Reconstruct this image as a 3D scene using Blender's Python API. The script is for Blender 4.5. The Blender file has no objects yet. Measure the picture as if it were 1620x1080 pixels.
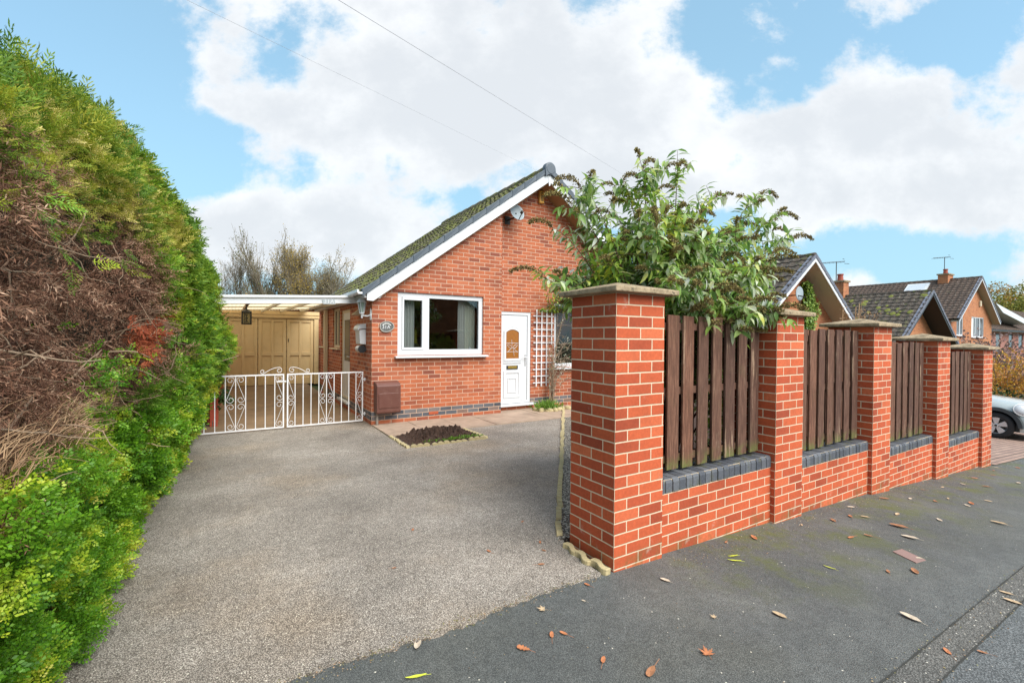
EXPO,SUN_E,SUN_ANG,SKYTINT=.95,3.0,55,(.84,1.05,1.09)
import bpy, math, random
import numpy as np
from math import sin, cos, pi, radians as R
from mathutils import Vector, Matrix
random.seed(7)
rng = np.random.default_rng(11)
C = bpy.context.scene.collection

# ------------------------------------------------------------------ object helpers
def link(o, parent=None):
    C.objects.link(o)
    if parent is not None: o.parent = parent
    return o
def tag(o, label=None, cat=None, group=None, kind=None):
    if label: o['label'] = label
    if cat: o['category'] = cat
    if group: o['group'] = group
    if kind: o['kind'] = kind
    return o
def thing(name, label, cat, loc=(0,0,0), rz=0, group=None):
    o = bpy.data.objects.new(name, None); o.empty_display_size = .1
    o.location = loc; o.rotation_euler = (0,0,rz)
    link(o); return tag(o, label, cat, group)
def dup(root, loc=None, rz=None, label=None, group=None, scale=None):
    r = root.copy(); C.objects.link(r)
    if loc is not None: r.location = loc
    if rz is not None: r.rotation_euler = (0,0,rz)
    if scale is not None: r.scale = (scale,)*3
    if label: r['label'] = label
    if group: r['group'] = group
    for ch in list(root.children):
        c = ch.copy(); C.objects.link(c); c.parent = r
        for g in list(ch.children):
            d = g.copy(); C.objects.link(d); d.parent = c
    return r

class MB:
    def __init__(s): s.v=[]; s.f=[]
    def add(s, vs, fs):
        b=len(s.v); s.v += [tuple(v) for v in vs]; s.f += [tuple(b+i for i in f) for f in fs]; return s
    def box(s, x0,x1,y0,y1,z0,z1):
        s.add([(x0,y0,z0),(x1,y0,z0),(x1,y1,z0),(x0,y1,z0),(x0,y0,z1),(x1,y0,z1),(x1,y1,z1),(x0,y1,z1)],
              [(0,3,2,1),(4,5,6,7),(0,1,5,4),(1,2,6,5),(2,3,7,6),(3,0,4,7)]); return s
    def hexa(s, p):   # 8 points, bottom ring then top ring
        s.add(p,[(0,3,2,1),(4,5,6,7),(0,1,5,4),(1,2,6,5),(2,3,7,6),(3,0,4,7)]); return s
    def quad(s,a,b,c,d): s.add([a,b,c,d],[(0,1,2,3)]); return s
    def prism(s, poly, d):   # polygon of 3-d points pushed along vector d
        n=len(poly); d=Vector(d); vs=[tuple(p) for p in poly]+[tuple(Vector(p)+d) for p in poly]
        s.add(vs,[tuple(range(n)),tuple(range(2*n-1,n-1,-1))]+[(i,i+n,(i+1)%n+n,(i+1)%n) for i in range(n)]); return s
    def tube(s, pts, r, n=6, cap=True):
        pts=[Vector(p) for p in pts]; m=len(pts); rs=r if hasattr(r,'__len__') else [r]*m
        prev=None; ring=[]; b=len(s.v)
        for i,p in enumerate(pts):
            t=(pts[min(i+1,m-1)]-pts[max(i-1,0)])
            if t.length<1e-9: t=Vector((0,0,1))
            t.normalize()
            if prev is None:
                a=Vector((0,0,1)) if abs(t.z)<.9 else Vector((1,0,0))
                prev=t.cross(a).normalized()
            u=(prev-t*prev.dot(t))
            if u.length<1e-6: u=t.orthogonal()
            u.normalize(); prev=u; w=t.cross(u)
            for k in range(n):
                a=2*pi*k/n; s.v.append(tuple(p+(u*cos(a)+w*sin(a))*rs[i]))
        for i in range(m-1):
            for k in range(n):
                k2=(k+1)%n; s.f.append((b+i*n+k,b+i*n+k2,b+(i+1)*n+k2,b+(i+1)*n+k))
        if cap:
            s.f.append(tuple(b+k for k in reversed(range(n)))); s.f.append(tuple(b+(m-1)*n+k for k in range(n)))
        return s
    def lathe(s, prof, c=(0,0,0), n=24, axis='Z'):
        b=len(s.v); c=Vector(c)
        for r,h in prof:
            for k in range(n):
                a=2*pi*k/n
                if axis=='Z': q=(r*cos(a),r*sin(a),h)
                elif axis=='Y': q=(r*cos(a),h,r*sin(a))
                else: q=(h,r*cos(a),r*sin(a))
                s.v.append(tuple(c+Vector(q)))
        for i in range(len(prof)-1):
            for k in range(n):
                k2=(k+1)%n; s.f.append((b+i*n+k,b+i*n+k2,b+(i+1)*n+k2,b+(i+1)*n+k))
        s.f.append(tuple(b+k for k in range(n))); s.f.append(tuple(b+(len(prof)-1)*n+k for k in range(n)))
        return s
    def build(s, name, mat, parent=None, smooth=False, bevel=0, off=None, fixn=True):
        if off is None: off = tuple(parent.location) if (parent is not None and parent.type=='EMPTY' and not parent.get('_local')) else None
        if off is None and parent is not None and parent.get('_off') is not None: off = tuple(parent['_off'])
        v=s.v
        if off is not None: v=[(a-off[0],b-off[1],c-off[2]) for a,b,c in v]
        me=bpy.data.meshes.new(name); me.from_pydata(v,[],s.f); me.validate()
        if fixn:
            import bmesh
            bm=bmesh.new(); bm.from_mesh(me); bmesh.ops.recalc_face_normals(bm,faces=bm.faces); bm.to_mesh(me); bm.free()
        if smooth: me.polygons.foreach_set('use_smooth',[True]*len(me.polygons))
        mats = mat if isinstance(mat,(list,tuple)) else [mat]
        for m in mats: me.materials.append(m)
        o=bpy.data.objects.new(name,me); link(o,parent)
        if off is not None and parent is not None: o['_off']=list(off)
        if bevel:
            b=o.modifiers.new('b','BEVEL'); b.width=bevel; b.segments=2; b.limit_method='ANGLE'; b.angle_limit=R(40)
        return o
def world_thing(name, mb, mat, loc, label, cat, group=None, smooth=False, bevel=0):
    o=mb.build(name,mat,None,smooth,bevel,off=loc); o.location=loc; return tag(o,label,cat,group)
def struct(name, mb, mat, smooth=False):
    return tag(mb.build(name,mat,None,smooth),kind='structure')
def npmesh(name, V, F, mat, parent=None, off=None, smooth=False):
    """V (n,3), F (m,k) arrays; faces all with k corners"""
    if off is None and parent is not None: off = tuple(parent.location)
    V=np.asarray(V,dtype=np.float32)
    if off is not None: V=V-np.asarray(off,dtype=np.float32)
    F=np.asarray(F,dtype=np.int32); m,k=F.shape
    me=bpy.data.meshes.new(name); me.vertices.add(len(V)); me.vertices.foreach_set('co',V.ravel())
    me.loops.add(m*k); me.loops.foreach_set('vertex_index',F.ravel())
    me.polygons.add(m); me.polygons.foreach_set('loop_start',np.arange(0,m*k,k,dtype=np.int32))
    me.polygons.foreach_set('loop_total',np.full(m,k,dtype=np.int32))
    me.update(calc_edges=True)
    if smooth: me.polygons.foreach_set('use_smooth',np.ones(m,dtype=bool))
    me.materials.append(mat)
    return link(bpy.data.objects.new(name,me),parent)

# ------------------------------------------------------------------ node helpers
class G:
    def __init__(s, name):
        s.m=bpy.data.materials.new(name); s.m.use_nodes=True; s.t=s.m.node_tree; s.t.nodes.clear()
        s.out=s.t.nodes.new('ShaderNodeOutputMaterial')
    def n(s,ty,ins=None,**pr):
        nd=s.t.nodes.new(ty)
        for k,v in pr.items(): setattr(nd,k,v)
        for k,v in (ins or {}).items(): s.set(nd.inputs[k],v)
        return nd
    def set(s,inp,v):
        if isinstance(v,bpy.types.NodeSocket): s.t.links.new(v,inp)
        elif isinstance(v,bpy.types.Node): s.t.links.new(v.outputs[0],inp)
        else:
            if isinstance(v,tuple) and len(v)==3 and inp.type=='RGBA': v=(*v,1)
            inp.default_value=v
    def math(s,op,a,b=None,c=None,clamp=False):
        nd=s.t.nodes.new('ShaderNodeMath'); nd.operation=op; nd.use_clamp=clamp
        s.set(nd.inputs[0],a)
        if b is not None: s.set(nd.inputs[1],b)
        if c is not None: s.set(nd.inputs[2],c)
        return nd.outputs[0]
    def mix(s,f,a,b,bt='MIX'):
        nd=s.t.nodes.new('ShaderNodeMix'); nd.data_type='RGBA'; nd.blend_type=bt
        s.set(nd.inputs[0],f); s.set(nd.inputs[6],a); s.set(nd.inputs[7],b); return nd.outputs[2]
    def noise(s,co,scale,detail=3,rough=.55,out='Fac'):
        nd=s.n('ShaderNodeTexNoise',{'Scale':scale,'Detail':detail,'Roughness':rough})
        if co is not None: s.set(nd.inputs['Vector'],co)
        return nd.outputs[out]
    def ramp(s,f,stops,interp='LINEAR'):
        nd=s.n('ShaderNodeValToRGB'); cr=nd.color_ramp; cr.interpolation=interp
        while len(cr.elements)<len(stops): cr.elements.new(.5)
        for e,(p,c) in zip(cr.elements,stops):
            e.position=p; e.color=(*c,1) if len(c)==3 else c
        s.set(nd.inputs[0],f); return nd.outputs[0]
    def sm(s,v,a,b):
        nd=s.n('ShaderNodeMapRange',{'Value':v,'From Min':a,'From Max':b}); nd.interpolation_type='SMOOTHSTEP'; return nd.outputs[0]
    def obj(s): return s.n('ShaderNodeTexCoord').outputs['Object']
    def xyz(s,v):
        nd=s.n('ShaderNodeSeparateXYZ',{0:v}); return nd.outputs[0],nd.outputs[1],nd.outputs[2]
    def pos(s):
        return s.n('ShaderNodeNewGeometry').outputs['Position']
    def bump(s,h,dist,strength=1):
        return s.n('ShaderNodeBump',{'Height':h,'Distance':dist,'Strength':strength}).outputs[0]
    def pbsdf(s,col,rough=.7,normal=None,spec=.5,metal=0,link_out=True,**kw):
        p=s.n('ShaderNodeBsdfPrincipled'); s.set(p.inputs['Base Color'],col); s.set(p.inputs['Roughness'],rough)
        p.inputs['Specular IOR Level'].default_value=spec; s.set(p.inputs['Metallic'],metal)
        if normal is not None: s.set(p.inputs['Normal'],normal)
        for k,v in kw.items(): s.set(p.inputs[k.replace('_',' ')],v)
        if link_out: s.t.links.new(p.outputs[0],s.out.inputs[0])
        return p
def vmul(g,v,k): return g.n('ShaderNodeVectorMath',{0:v,1:k},operation='MULTIPLY').outputs[0]

def plain(name,col,rough=.5,var=.12,scale=8,bump=0,bscale=60,spec=.5,metal=0,dirt=None):
    g=G(name); o=g.obj(); nz=g.noise(o,scale,4,.6)
    c=g.mix(nz,tuple(x*(1-var) for x in col),tuple(min(1,x*(1+var)) for x in col))
    if dirt:
        dm=g.sm(g.noise(o,scale*1.7,6,.7),.52,.75); c=g.mix(g.math('MULTIPLY',dm,dirt[1]),c,dirt[0])
    nm=g.bump(g.noise(o,bscale,3,.6),bump) if bump else None
    g.pbsdf(c,g.math('MULTIPLY_ADD',nz,.15,rough-.07),nm,spec,metal); return g.m

def brick_mat(name, cols, mortar, pu=0, pz=0, bump=.003, mw=.005, effl=.15, band=None, moss=0, rowstag=True, grime=.0, bl=.225):
    g=G(name); o=g.obj()
    wob=g.n('ShaderNodeTexNoise',{'Vector':o,'Scale':9.,'Detail':2.}).outputs['Color']
    oo=g.n('ShaderNodeVectorMath',{0:g.n('ShaderNodeVectorMath',{0:wob,1:(.5,.5,.5)},operation='SUBTRACT').outputs[0],1:(.004,.004,.004),2:o},operation='MULTIPLY_ADD').outputs[0]
    x,y,z=g.xyz(oo)
    nx,ny,nz=g.xyz(g.n('ShaderNodeNewGeometry').outputs['True Normal'])
    fx=g.math('GREATER_THAN',g.math('ABSOLUTE',nx),.6)
    u=g.math('ADD',g.math('MULTIPLY',x,g.math('SUBTRACT',1,fx)),g.math('MULTIPLY',y,fx))
    v=g.math('DIVIDE',g.math('ADD',z,pz+7.5),.075)
    row=g.math('FLOOR',v); par=g.math('FLOORED_MODULO',row,2.)
    par2=g.math('ABSOLUTE',g.math('SUBTRACT',par,fx)) if rowstag else par
    u2=g.math('DIVIDE',g.math('ADD',g.math('ADD',u,pu+90*bl),g.math('MULTIPLY',par2,bl/2)),bl)
    col=g.math('FLOOR',u2); fu=g.math('SUBTRACT',u2,col); fv=g.math('SUBTRACT',v,row)
    du=g.math('MULTIPLY',g.math('MINIMUM',fu,g.math('SUBTRACT',1,fu)),bl)
    dv=g.math('MULTIPLY',g.math('MINIMUM',fv,g.math('SUBTRACT',1,fv)),.075)
    d=g.math('MINIMUM',du,dv)
    fine=g.noise(o,160,3,.6)
    d=g.math('ADD',d,g.math('MULTIPLY',g.math('SUBTRACT',fine,.5),.003))
    m=g.sm(d,mw-.0012,mw+.0012)
    h=g.n('ShaderNodeTexWhiteNoise',{'Vector':g.n('ShaderNodeCombineXYZ',{0:g.math('ADD',col,g.math('MULTIPLY',fx,37.)),1:row,2:3.}).outputs[0]}).outputs['Value']
    bc=g.ramp(h,[(i/(len(cols)-1),c) for i,c in enumerate(cols)])
    if band:
        zz=g.xyz(o)[2]
        bm=g.math('MULTIPLY',g.math('GREATER_THAN',zz,band[0]),g.math('LESS_THAN',zz,band[1]))
        bb=g.ramp(h,[(0,(.055,.06,.072)),(.4,(.10,.105,.12)),(.8,(.17,.16,.16)),(1,(.20,.12,.09))])
        bc=g.mix(bm,bc,bb)
    bc=g.mix(.35,bc,g.ramp(g.noise(o,45,5,.7),[(.3,(.35,.35,.35)),(.7,(.8,.8,.8))]),'OVERLAY')
    bc=g.mix(.55,bc,g.ramp(g.noise(o,1.6,6,.7),[(.3,(.62,.60,.60)),(.5,(1,1,1)),(.72,(1.22,1.2,1.18))]),'MULTIPLY')
    if grime:
        gm=g.sm(g.noise(o,2.2,6,.65),.5,.75); bc=g.mix(g.math('MULTIPLY',gm,grime),bc,(.10,.05,.03))
    if effl:
        em=g.math('MULTIPLY',g.sm(g.noise(o,5,7,.75),.60,.74),effl); bc=g.mix(em,bc,(.62,.5,.42))
    mc=g.mix(g.noise(o,25,4,.6),tuple(q*.8 for q in mortar),tuple(min(1,q*1.12) for q in mortar))
    c=g.mix(m,mc,bc)
    if moss:
        zz=g.xyz(o)[2]
        mm=g.math('MULTIPLY',g.math('SUBTRACT',1,g.sm(zz,.02,moss)),g.sm(g.noise(o,7,5,.7),.42,.66))
        c=g.mix(g.math('MULTIPLY',mm,.5),c,(.10,.10,.03))
    hgt=g.math('ADD',g.math('MULTIPLY',m,1.),g.math('MULTIPLY',fine,.25))
    g.pbsdf(c,.82,g.bump(hgt,bump,.8),.3); return g.m

def leaf_mat(name, cols, rough=.55, trans=.3, pscale=3., patch=None, spec=.4):
    """per-leaf random colour, big-scale variety patches of the plant itself"""
    g=G(name)
    ri=g.n('ShaderNodeNewGeometry').outputs['Random Per Island']
    c=g.ramp(ri,[(i/(len(cols)-1),q) for i,q in enumerate(cols)])
    if patch:
        pm=g.sm(g.noise(g.obj(),pscale,4,.6),.47,.62)
        c2=g.ramp(ri,[(i/(len(patch)-1),q) for i,q in enumerate(patch)])
        c=g.mix(pm,c,c2)
    p=g.pbsdf(c,rough,None,spec,link_out=False)
    tr=g.n('ShaderNodeBsdfTranslucent',{'Color':g.mix(.5,c,(.5,.6,.1),'MULTIPLY') if False else c})
    mx=g.n('ShaderNodeMixShader',{0:trans,1:p.outputs[0],2:tr.outputs[0]})
    g.t.links.new(mx.outputs[0],g.out.inputs[0]); return g.m

def asphalt(name, cell, cols, big, rough=.85, bump=.004, mossy=None, speck=.0, specc=(.7,.65,.55), gap=.6, tan=None):
    g=G(name); p=g.pos(); 
    vo=g.n('ShaderNodeTexVoronoi',{'Vector':p,'Scale':1/cell,'Randomness':1.})
    h=g.xyz(vo.outputs['Color'])[0]
    c=g.ramp(h,[(i/(len(cols)-1),q) for i,q in enumerate(cols)])
    c=g.mix(g.sm(vo.outputs['Distance'],.38,.62),c,tuple(q*gap for q in cols[0]))
    b=g.noise(p,.9,6,.62); c=g.mix(.85,c,g.ramp(b,[(.3,big[0]),(.5,big[1]),(.7,big[2])]),'MULTIPLY')
    b2=g.noise(p,14,5,.7); c=g.mix(.5,c,g.ramp(b2,[(.3,(.62,.62,.62)),(.7,(1.25,1.25,1.25))]),'MULTIPLY')
    if speck:
        v2=g.n('ShaderNodeTexVoronoi',{'Vector':p,'Scale':85.}); s=g.xyz(v2.outputs['Color'])
        sm=g.math('MULTIPLY',g.math('GREATER_THAN',s[1],1-speck),g.math('LESS_THAN',v2.outputs['Distance'],.33))
        c=g.mix(sm,c,specc)
    if tan:
        c=g.mix(g.math('MULTIPLY',g.sm(g.noise(p,.55,5,.6),.46,.66),tan[1]),c,g.mix(.7,c,tan[0],'MULTIPLY'))
        c=g.mix(g.math('MULTIPLY',g.sm(g.noise(p,1.7,7,.7),.56,.72),.35),c,g.mix(.8,c,(.45,.45,.42),'MULTIPLY'))
    if mossy:
        x,y,z=g.xyz(p); mk=g.math('MULTIPLY',g.sm(y,mossy[0],mossy[1]),g.sm(x,mossy[2],mossy[3]))
        mm=g.math('MULTIPLY',mk,g.sm(g.noise(p,2.6,7,.72),.44,.66))
        c=g.mix(g.math('MULTIPLY',mm,.8),c,(.10,.115,.025))
    hh=g.math('ADD',g.math('MULTIPLY',g.math('SUBTRACT',1,vo.outputs['Distance']),1),g.math('MULTIPLY',b2,.8))
    g.pbsdf(c,g.math('MULTIPLY_ADD',b,-.25,rough+.1),g.bump(hh,bump,.9),.45); return g.m

# ------------------------------------------------------------------ materials
M={}
M['brick_new']=brick_mat('pillar brick',[(.30,.056,.024),(.43,.082,.031),(.49,.100,.036),(.38,.070,.028),(.46,.088,.033),(.54,.135,.055)],(.68,.54,.38),mw=.0044,effl=.5,moss=.13,grime=.22)
M['brick_house']=brick_mat('house brick',[(.22,.065,.040),(.40,.112,.050),(.44,.130,.058),(.41,.118,.052),(.30,.085,.045),(.47,.155,.075)],(.60,.41,.30),pz=.06,effl=.3,band=(.09,.24),mw=.0050,grime=.35)
M['brick_far']=brick_mat('neighbour brick',[(.36,.13,.055),(.46,.18,.075),(.41,.15,.062),(.32,.11,.05)],(.42,.26,.17),effl=.1,bump=.002)
M['brick_rosy']=brick_mat('rosy brick',[(.28,.10,.08),(.36,.14,.11),(.32,.12,.09)],(.4,.3,.25),effl=.1,bump=.002)
M['upvc']=plain('white plastic',(.66,.67,.69),.3,.03,3,dirt=((.6,.6,.58),.3))
M['white_metal']=plain('white painted metal',(.72,.71,.72),.35,.05,20,bump=.0006,bscale=150,dirt=((.45,.36,.28),.25))
M['cream']=plain('cream paint',(.68,.50,.26),.5,.08,5,bump=.0006,bscale=40,dirt=((.36,.24,.12),.3))
M['cream_trim']=plain('pale cream trim',(.66,.56,.40),.45,.06,5)
M['slate']=plain('grey plastic verge',(.085,.105,.13),.5,.12,6,dirt=((.2,.21,.2),.35))
M['verge_far']=plain('grey verge tile',(.14,.15,.19),.6,.2,9,dirt=((.35,.35,.36),.4))
M['dark_paint']=plain('dark paint',(.025,.03,.035),.55,.15,6)
M['soffit']=plain('brown soffit',(.33,.19,.085),.6,.08,4)
M['soffit_far']=plain('beige soffit',(.42,.34,.24),.6,.06,4)
M['soffit_black']=plain('black stained soffit',(.018,.016,.02),.6,.2,4)
M['brown_metal']=plain('brown meter box plastic',(.135,.052,.038),.45,.15,7,bump=.001,bscale=30,dirt=((.26,.15,.12),.4))
M['red_timber']=plain('red stained timber',(.40,.065,.03),.6,.2,5,bump=.003,bscale=30,dirt=((.18,.04,.03),.5))
M['stone']=plain('cream edging stone',(.46,.37,.20),.9,.28,14,bump=.006,bscale=45,dirt=((.24,.22,.10),.55))
M['rubber']=plain('black rubber',(.018,.018,.02),.8,.2,20)
M['alloy']=plain('silver alloy',(.62,.62,.63),.35,.05,10,metal=.4)
M['brass']=plain('brass',(.55,.36,.08),.35,.1,20,metal=.8)
M['dark_iron']=plain('dark aged iron',(.03,.026,.02),.5,.3,20)
M['dish']=plain('weathered grey dish',(.27,.32,.35),.5,.15,9,dirt=((.16,.19,.2),.5))
M['yellow_box']=plain('faded yellow plastic',(.72,.38,.07),.5,.12,8,dirt=((.55,.42,.25),.4))
M['curtain']=plain('pale curtain cloth',(.72,.73,.70),.9,.04,3)
M['blind']=plain('cream blind',(.66,.68,.58),.9,.03,3)
M['room']=plain('brown room wall',(.36,.15,.06),.9,.3,2)
M['room_dark']=plain('dark furniture',(.05,.03,.02),.6,.5,3)
M['amber']=plain('amber door glass',(.30,.115,.025),.12,.3,18,bump=.002,bscale=90)
M['lamp_glass']=plain('green tinted glass',(.30,.38,.33),.1,.1,5)
M['gold_glass']=plain('amber lantern glass',(.30,.22,.07),.3,.3,20)
M['pot']=plain('terracotta',(.33,.07,.04),.7,.1,9)
M['newscap']=plain('black cap',(.012,.012,.014),.6,.1,9)
M['pipe']=plain('grey pipe',(.24,.20,.17),.6,.2,9)

def glass_mat():
    g=G('window glass')
    fr=g.math('MULTIPLY_ADD',g.math('POWER',g.n('ShaderNodeLayerWeight',{'Blend':.5}).outputs['Facing'],4.),.7,.06); gl=g.n('ShaderNodeBsdfGlossy',{'Color':(.95,.97,1,1),'Roughness':.0})
    tr=g.n('ShaderNodeBsdfTransparent',{'Color':(.72,.74,.74,1)})
    mx=g.n('ShaderNodeMixShader',{0:fr,1:tr,2:gl}); g.t.links.new(mx.outputs[0],g.out.inputs[0]); return g.m
M['glass']=glass_mat()
M['far_glass']=plain('dark far glass',(.08,.09,.10),.08,.3,3)

def wood_mat():
    g=G('dark stained fence timber'); o=g.obj()
    st=vmul(g,o,(14.,14.,1.1)); n1=g.noise(st,6,6,.7); n2=g.noise(o,3.2,6,.7)
    ri=g.n('ShaderNodeNewGeometry').outputs['Random Per Island']
    c=g.ramp(n1,[(.25,(.045,.022,.015)),(.5,(.115,.055,.036)),(.75,(.23,.125,.082))])
    c=g.mix(.8,c,g.ramp(ri,[(0,(.6,.6,.66)),(.5,(1,1,1)),(1,(1.5,1.3,1.15))]),'MULTIPLY'); zl=g.xyz(o)[2]; c=g.mix(g.math('MULTIPLY',g.math('SUBTRACT',1,g.sm(zl,.0,.14)),g.sm(g.noise(o,9,4,.6),.35,.6)),c,(.12,.13,.035))
    c=g.mix(g.math('MULTIPLY',g.sm(g.noise(st,1.6,5,.7),.54,.68),g.sm(n2,.40,.62)),c,(.36,.24,.16))
    z=g.xyz(o)[2]
    c=g.mix(g.math('MULTIPLY',g.sm(g.noise(o,5,4,.6),.55,.75),.2),c,(.09,.085,.03))
    g.pbsdf(c,.8,g.bump(n1,.006,.8),.3); return g.m
M['wood']=wood_mat()
def coping_mat():
    g=G('blue bull-nose brick'); o=g.obj()
    ri=g.n('ShaderNodeNewGeometry').outputs['Random Per Island']
    c=g.ramp(ri,[(0,(.055,.06,.075)),(.5,(.085,.09,.105)),(1,(.12,.125,.14))])
    c=g.mix(g.sm(g.noise(o,6,6,.7),.52,.72),c,(.085,.085,.04)); c=g.mix(.4,c,g.noise(o,50,4,.6),'OVERLAY')
    g.pbsdf(c,.6,g.bump(g.noise(o,80,3,.6),.002),.4); return g.m
M['coping']=coping_mat()
def cap_mat():
    g=G('weathered concrete cap'); o=g.obj()
    c=g.ramp(g.noise(o,9,6,.7),[(.3,(.15,.115,.07)),(.5,(.33,.25,.16)),(.7,(.47,.36,.23))])
    c=g.mix(g.sm(g.noise(o,30,6,.75),.52,.66),c,(.07,.06,.045)); c=g.mix(g.sm(g.noise(o,4,5,.6),.58,.75),c,(.16,.15,.06))
    g.pbsdf(c,.9,g.bump(g.noise(o,70,4,.7),.005),.2); return g.m
M['cap']=cap_mat()
M['mortar']=plain('mortar',(.55,.43,.27),.9,.15,20,bump=.002,bscale=80)
def roof_mat(name,base,mosscol,moss=.5,lich=.3,rand=.25):
    g=G(name); o=g.obj()
    c=g.ramp(g.noise(o,16,5,.7),[(.3,tuple(q*.6 for q in base)),(.7,tuple(q*1.35 for q in base))])
    ww=g.n('ShaderNodeTexWhiteNoise',{'Vector':g.n('ShaderNodeVectorMath',{0:g.n('ShaderNodeVectorMath',{0:o,1:(3.1,3.1,4.3)},operation='MULTIPLY').outputs[0]},operation='FLOOR').outputs[0]}).outputs['Value']
    c=g.mix(.6,c,g.ramp(ww,[(0,(.7,.7,.7)),(1,(1.3,1.25,1.2))]),'MULTIPLY')
    if lich: c=g.mix(g.math('MULTIPLY',g.sm(g.noise(o,22,3,.5),.64,.70),lich),c,(.45,.45,.42))
    c=g.mix(g.sm(g.noise(o,3.5,8,.78),.62-.25*moss,.74-.25*moss),c,mosscol)
    g.pbsdf(c,.9,g.bump(g.noise(o,60,4,.7),.006),.2); return g.m
M['roof_mossy']=roof_mat('mossy brown tiles',(.13,.115,.08),(.125,.135,.035),.62,.35)
M['roof_far']=roof_mat('grey brown tiles',(.085,.070,.058),(.12,.14,.02),.25,.8)
M['roof_far2']=roof_mat('brown tiles',(.095,.068,.055),(.10,.12,.03),.12,.8)
M['moss']=plain('moss cushions',(.16,.17,.03),.95,.5,30,bump=.01,bscale=80)

M['drive']=asphalt('gritty driveway tarmac',.0054,[(.245,.21,.178),(.37,.325,.28),(.45,.40,.35),(.53,.475,.42),(.68,.62,.55)],[(.60,.58,.56),(.96,.94,.91),(1.38,1.37,1.36)],.68,.0028,speck=.035,gap=.55,tan=((1.12,.92,.68),.6))
M['pave']=asphalt('dark pavement tarmac',.0045,[(.108,.113,.107),(.146,.151,.143),(.20,.204,.194)],[(.72,.73,.74),(.95,.95,.96),(1.35,1.33,1.3)],.72,.0022,mossy=(1.0,1.9,2.1,3.2),speck=.004,tan=((1.0,.95,.82),.8))
M['road']=asphalt('road tarmac',.008,[(.105,.112,.112),(.15,.158,.158),(.21,.215,.215)],[(.8,.8,.82),(1,1,1),(1.2,1.2,1.2)],.75,.003,speck=.006)
M['edge']=asphalt('worn edging strip',.008,[(.115,.115,.108),(.158,.156,.148),(.22,.216,.204)],[(.7,.7,.7),(1,.97,.92),(1.2,1.15,1.1)],.85,.004,speck=.05)
M['soil']=plain('dark soil',(.055,.028,.018),.95,.6,25,bump=.02,bscale=35)
M['gravel']=asphalt('pale gravel',.016,[(.12,.10,.08),(.35,.31,.25),(.6,.55,.46)],[(.8,.8,.8),(1,1,1),(1.1,1.1,1.1)],.85,.01)
def slab_mat(name,col,joint):
    g=G(name); p=g.pos()
    c=g.ramp(g.noise(p,3,7,.7),[(.3,tuple(q*.72 for q in col)),(.55,col),(.75,tuple(min(1,q*1.25) for q in col))])
    c=g.mix(g.sm(g.noise(p,1.3,5,.6),.55,.75),c,tuple(q*.6 for q in col))
    g.pbsdf(c,.75,g.bump(g.noise(p,90,4,.6),.002),.4); return g.m
M['slab']=slab_mat('pink grey slab',(.40,.29,.215),0)
M['concrete']=slab_mat('carport concrete',(.25,.165,.095),0)
M['grass_ground']=plain('grass ground',(.05,.07,.02),.95,.4,3,bump=.02,bscale=20)
def block_mat():
    g=G('block paving'); p=g.pos(); x,y,z=g.xyz(p)
    b=g.n('ShaderNodeTexBrick',{'Vector':p,'Color1':(.40,.26,.20,1),'Color2':(.30,.19,.15,1),'Mortar':(.14,.10,.08,1),'Scale':1.,'Mortar Size':.012,'Brick Width':.2,'Row Height':.1})
    c=g.mix(.5,b.outputs[0],g.ramp(g.noise(p,4,5,.6),[(.3,(.7,.7,.7)),(.7,(1.2,1.2,1.2))]),'MULTIPLY')
    g.pbsdf(c,.75,None,.4); return g.m
M['block']=block_mat()
def car_paint():
    g=G('pale blue grey car paint'); p=g.pbsdf((.42,.46,.46),.22,None,.5,link_out=True); p.inputs['Coat Weight'].default_value=.8; p.inputs['Metallic'].default_value=.15; return g.m
M['car']=car_paint()
M['car_trim']=plain('dark grey car cladding',(.045,.055,.06),.6,.1,9)
M['car_glass']=plain('car glass',(.02,.025,.03),.05,.1,3)
M['headlight']=plain('headlight lens',(.55,.57,.60),.08,.05,6)
def poly_translucent():
    g=G('corrugated roof sheet'); o=g.obj(); c=g.mix(g.noise(o,3,4,.6),(.78,.62,.40),(.88,.74,.50))
    d=g.n('ShaderNodeBsdfDiffuse',{'Color':c}); t=g.n('ShaderNodeBsdfTranslucent',{'Color':(.95,.80,.55,1)})
    mx=g.n('ShaderNodeMixShader',{0:.72,1:d,2:t}); g.t.links.new(mx.outputs[0],g.out.inputs[0]); return g.m
M['sheet']=poly_translucent()
# foliage
M['conifer']=leaf_mat('conifer green',[(.020,.055,.008),(.05,.115,.012),(.09,.17,.018),(.16,.23,.028)],.6,.28,1.3,[(.10,.13,.012),(.19,.20,.018),(.30,.26,.03),(.42,.34,.10)])
M['conifer_bright']=leaf_mat('conifer bright green',[(.09,.20,.02),(.17,.32,.03),(.26,.40,.05)],.55,.35)
M['dead']=leaf_mat('dead conifer brown',[(.045,.022,.016),(.10,.055,.040),(.17,.10,.075),(.26,.17,.125)],.9,.08,2,[(.06,.03,.022),(.13,.08,.055),(.22,.14,.09),(.32,.22,.15)])
M['rust']=leaf_mat('rust brown sprays',[(.20,.035,.012),(.36,.075,.025),(.45,.13,.05)],.8,.15)
M['straw']=leaf_mat('straw brown twigs',[(.22,.12,.06),(.36,.22,.12),(.46,.30,.17)],.9,.05)
M['privet']=leaf_mat('small bright leaves',[(.025,.085,.006),(.06,.16,.01),(.11,.25,.018),(.20,.34,.03)],.5,.3,3.5,[(.12,.24,.015),(.22,.34,.03),(.40,.42,.04),(.60,.50,.14)])
M['bark']=plain('brown bark',(.15,.10,.07),.9,.35,20,bump=.004,bscale=60)
M['bark_pale']=plain('pale bark',(.30,.21,.14),.9,.3,20,bump=.003,bscale=60)
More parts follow.
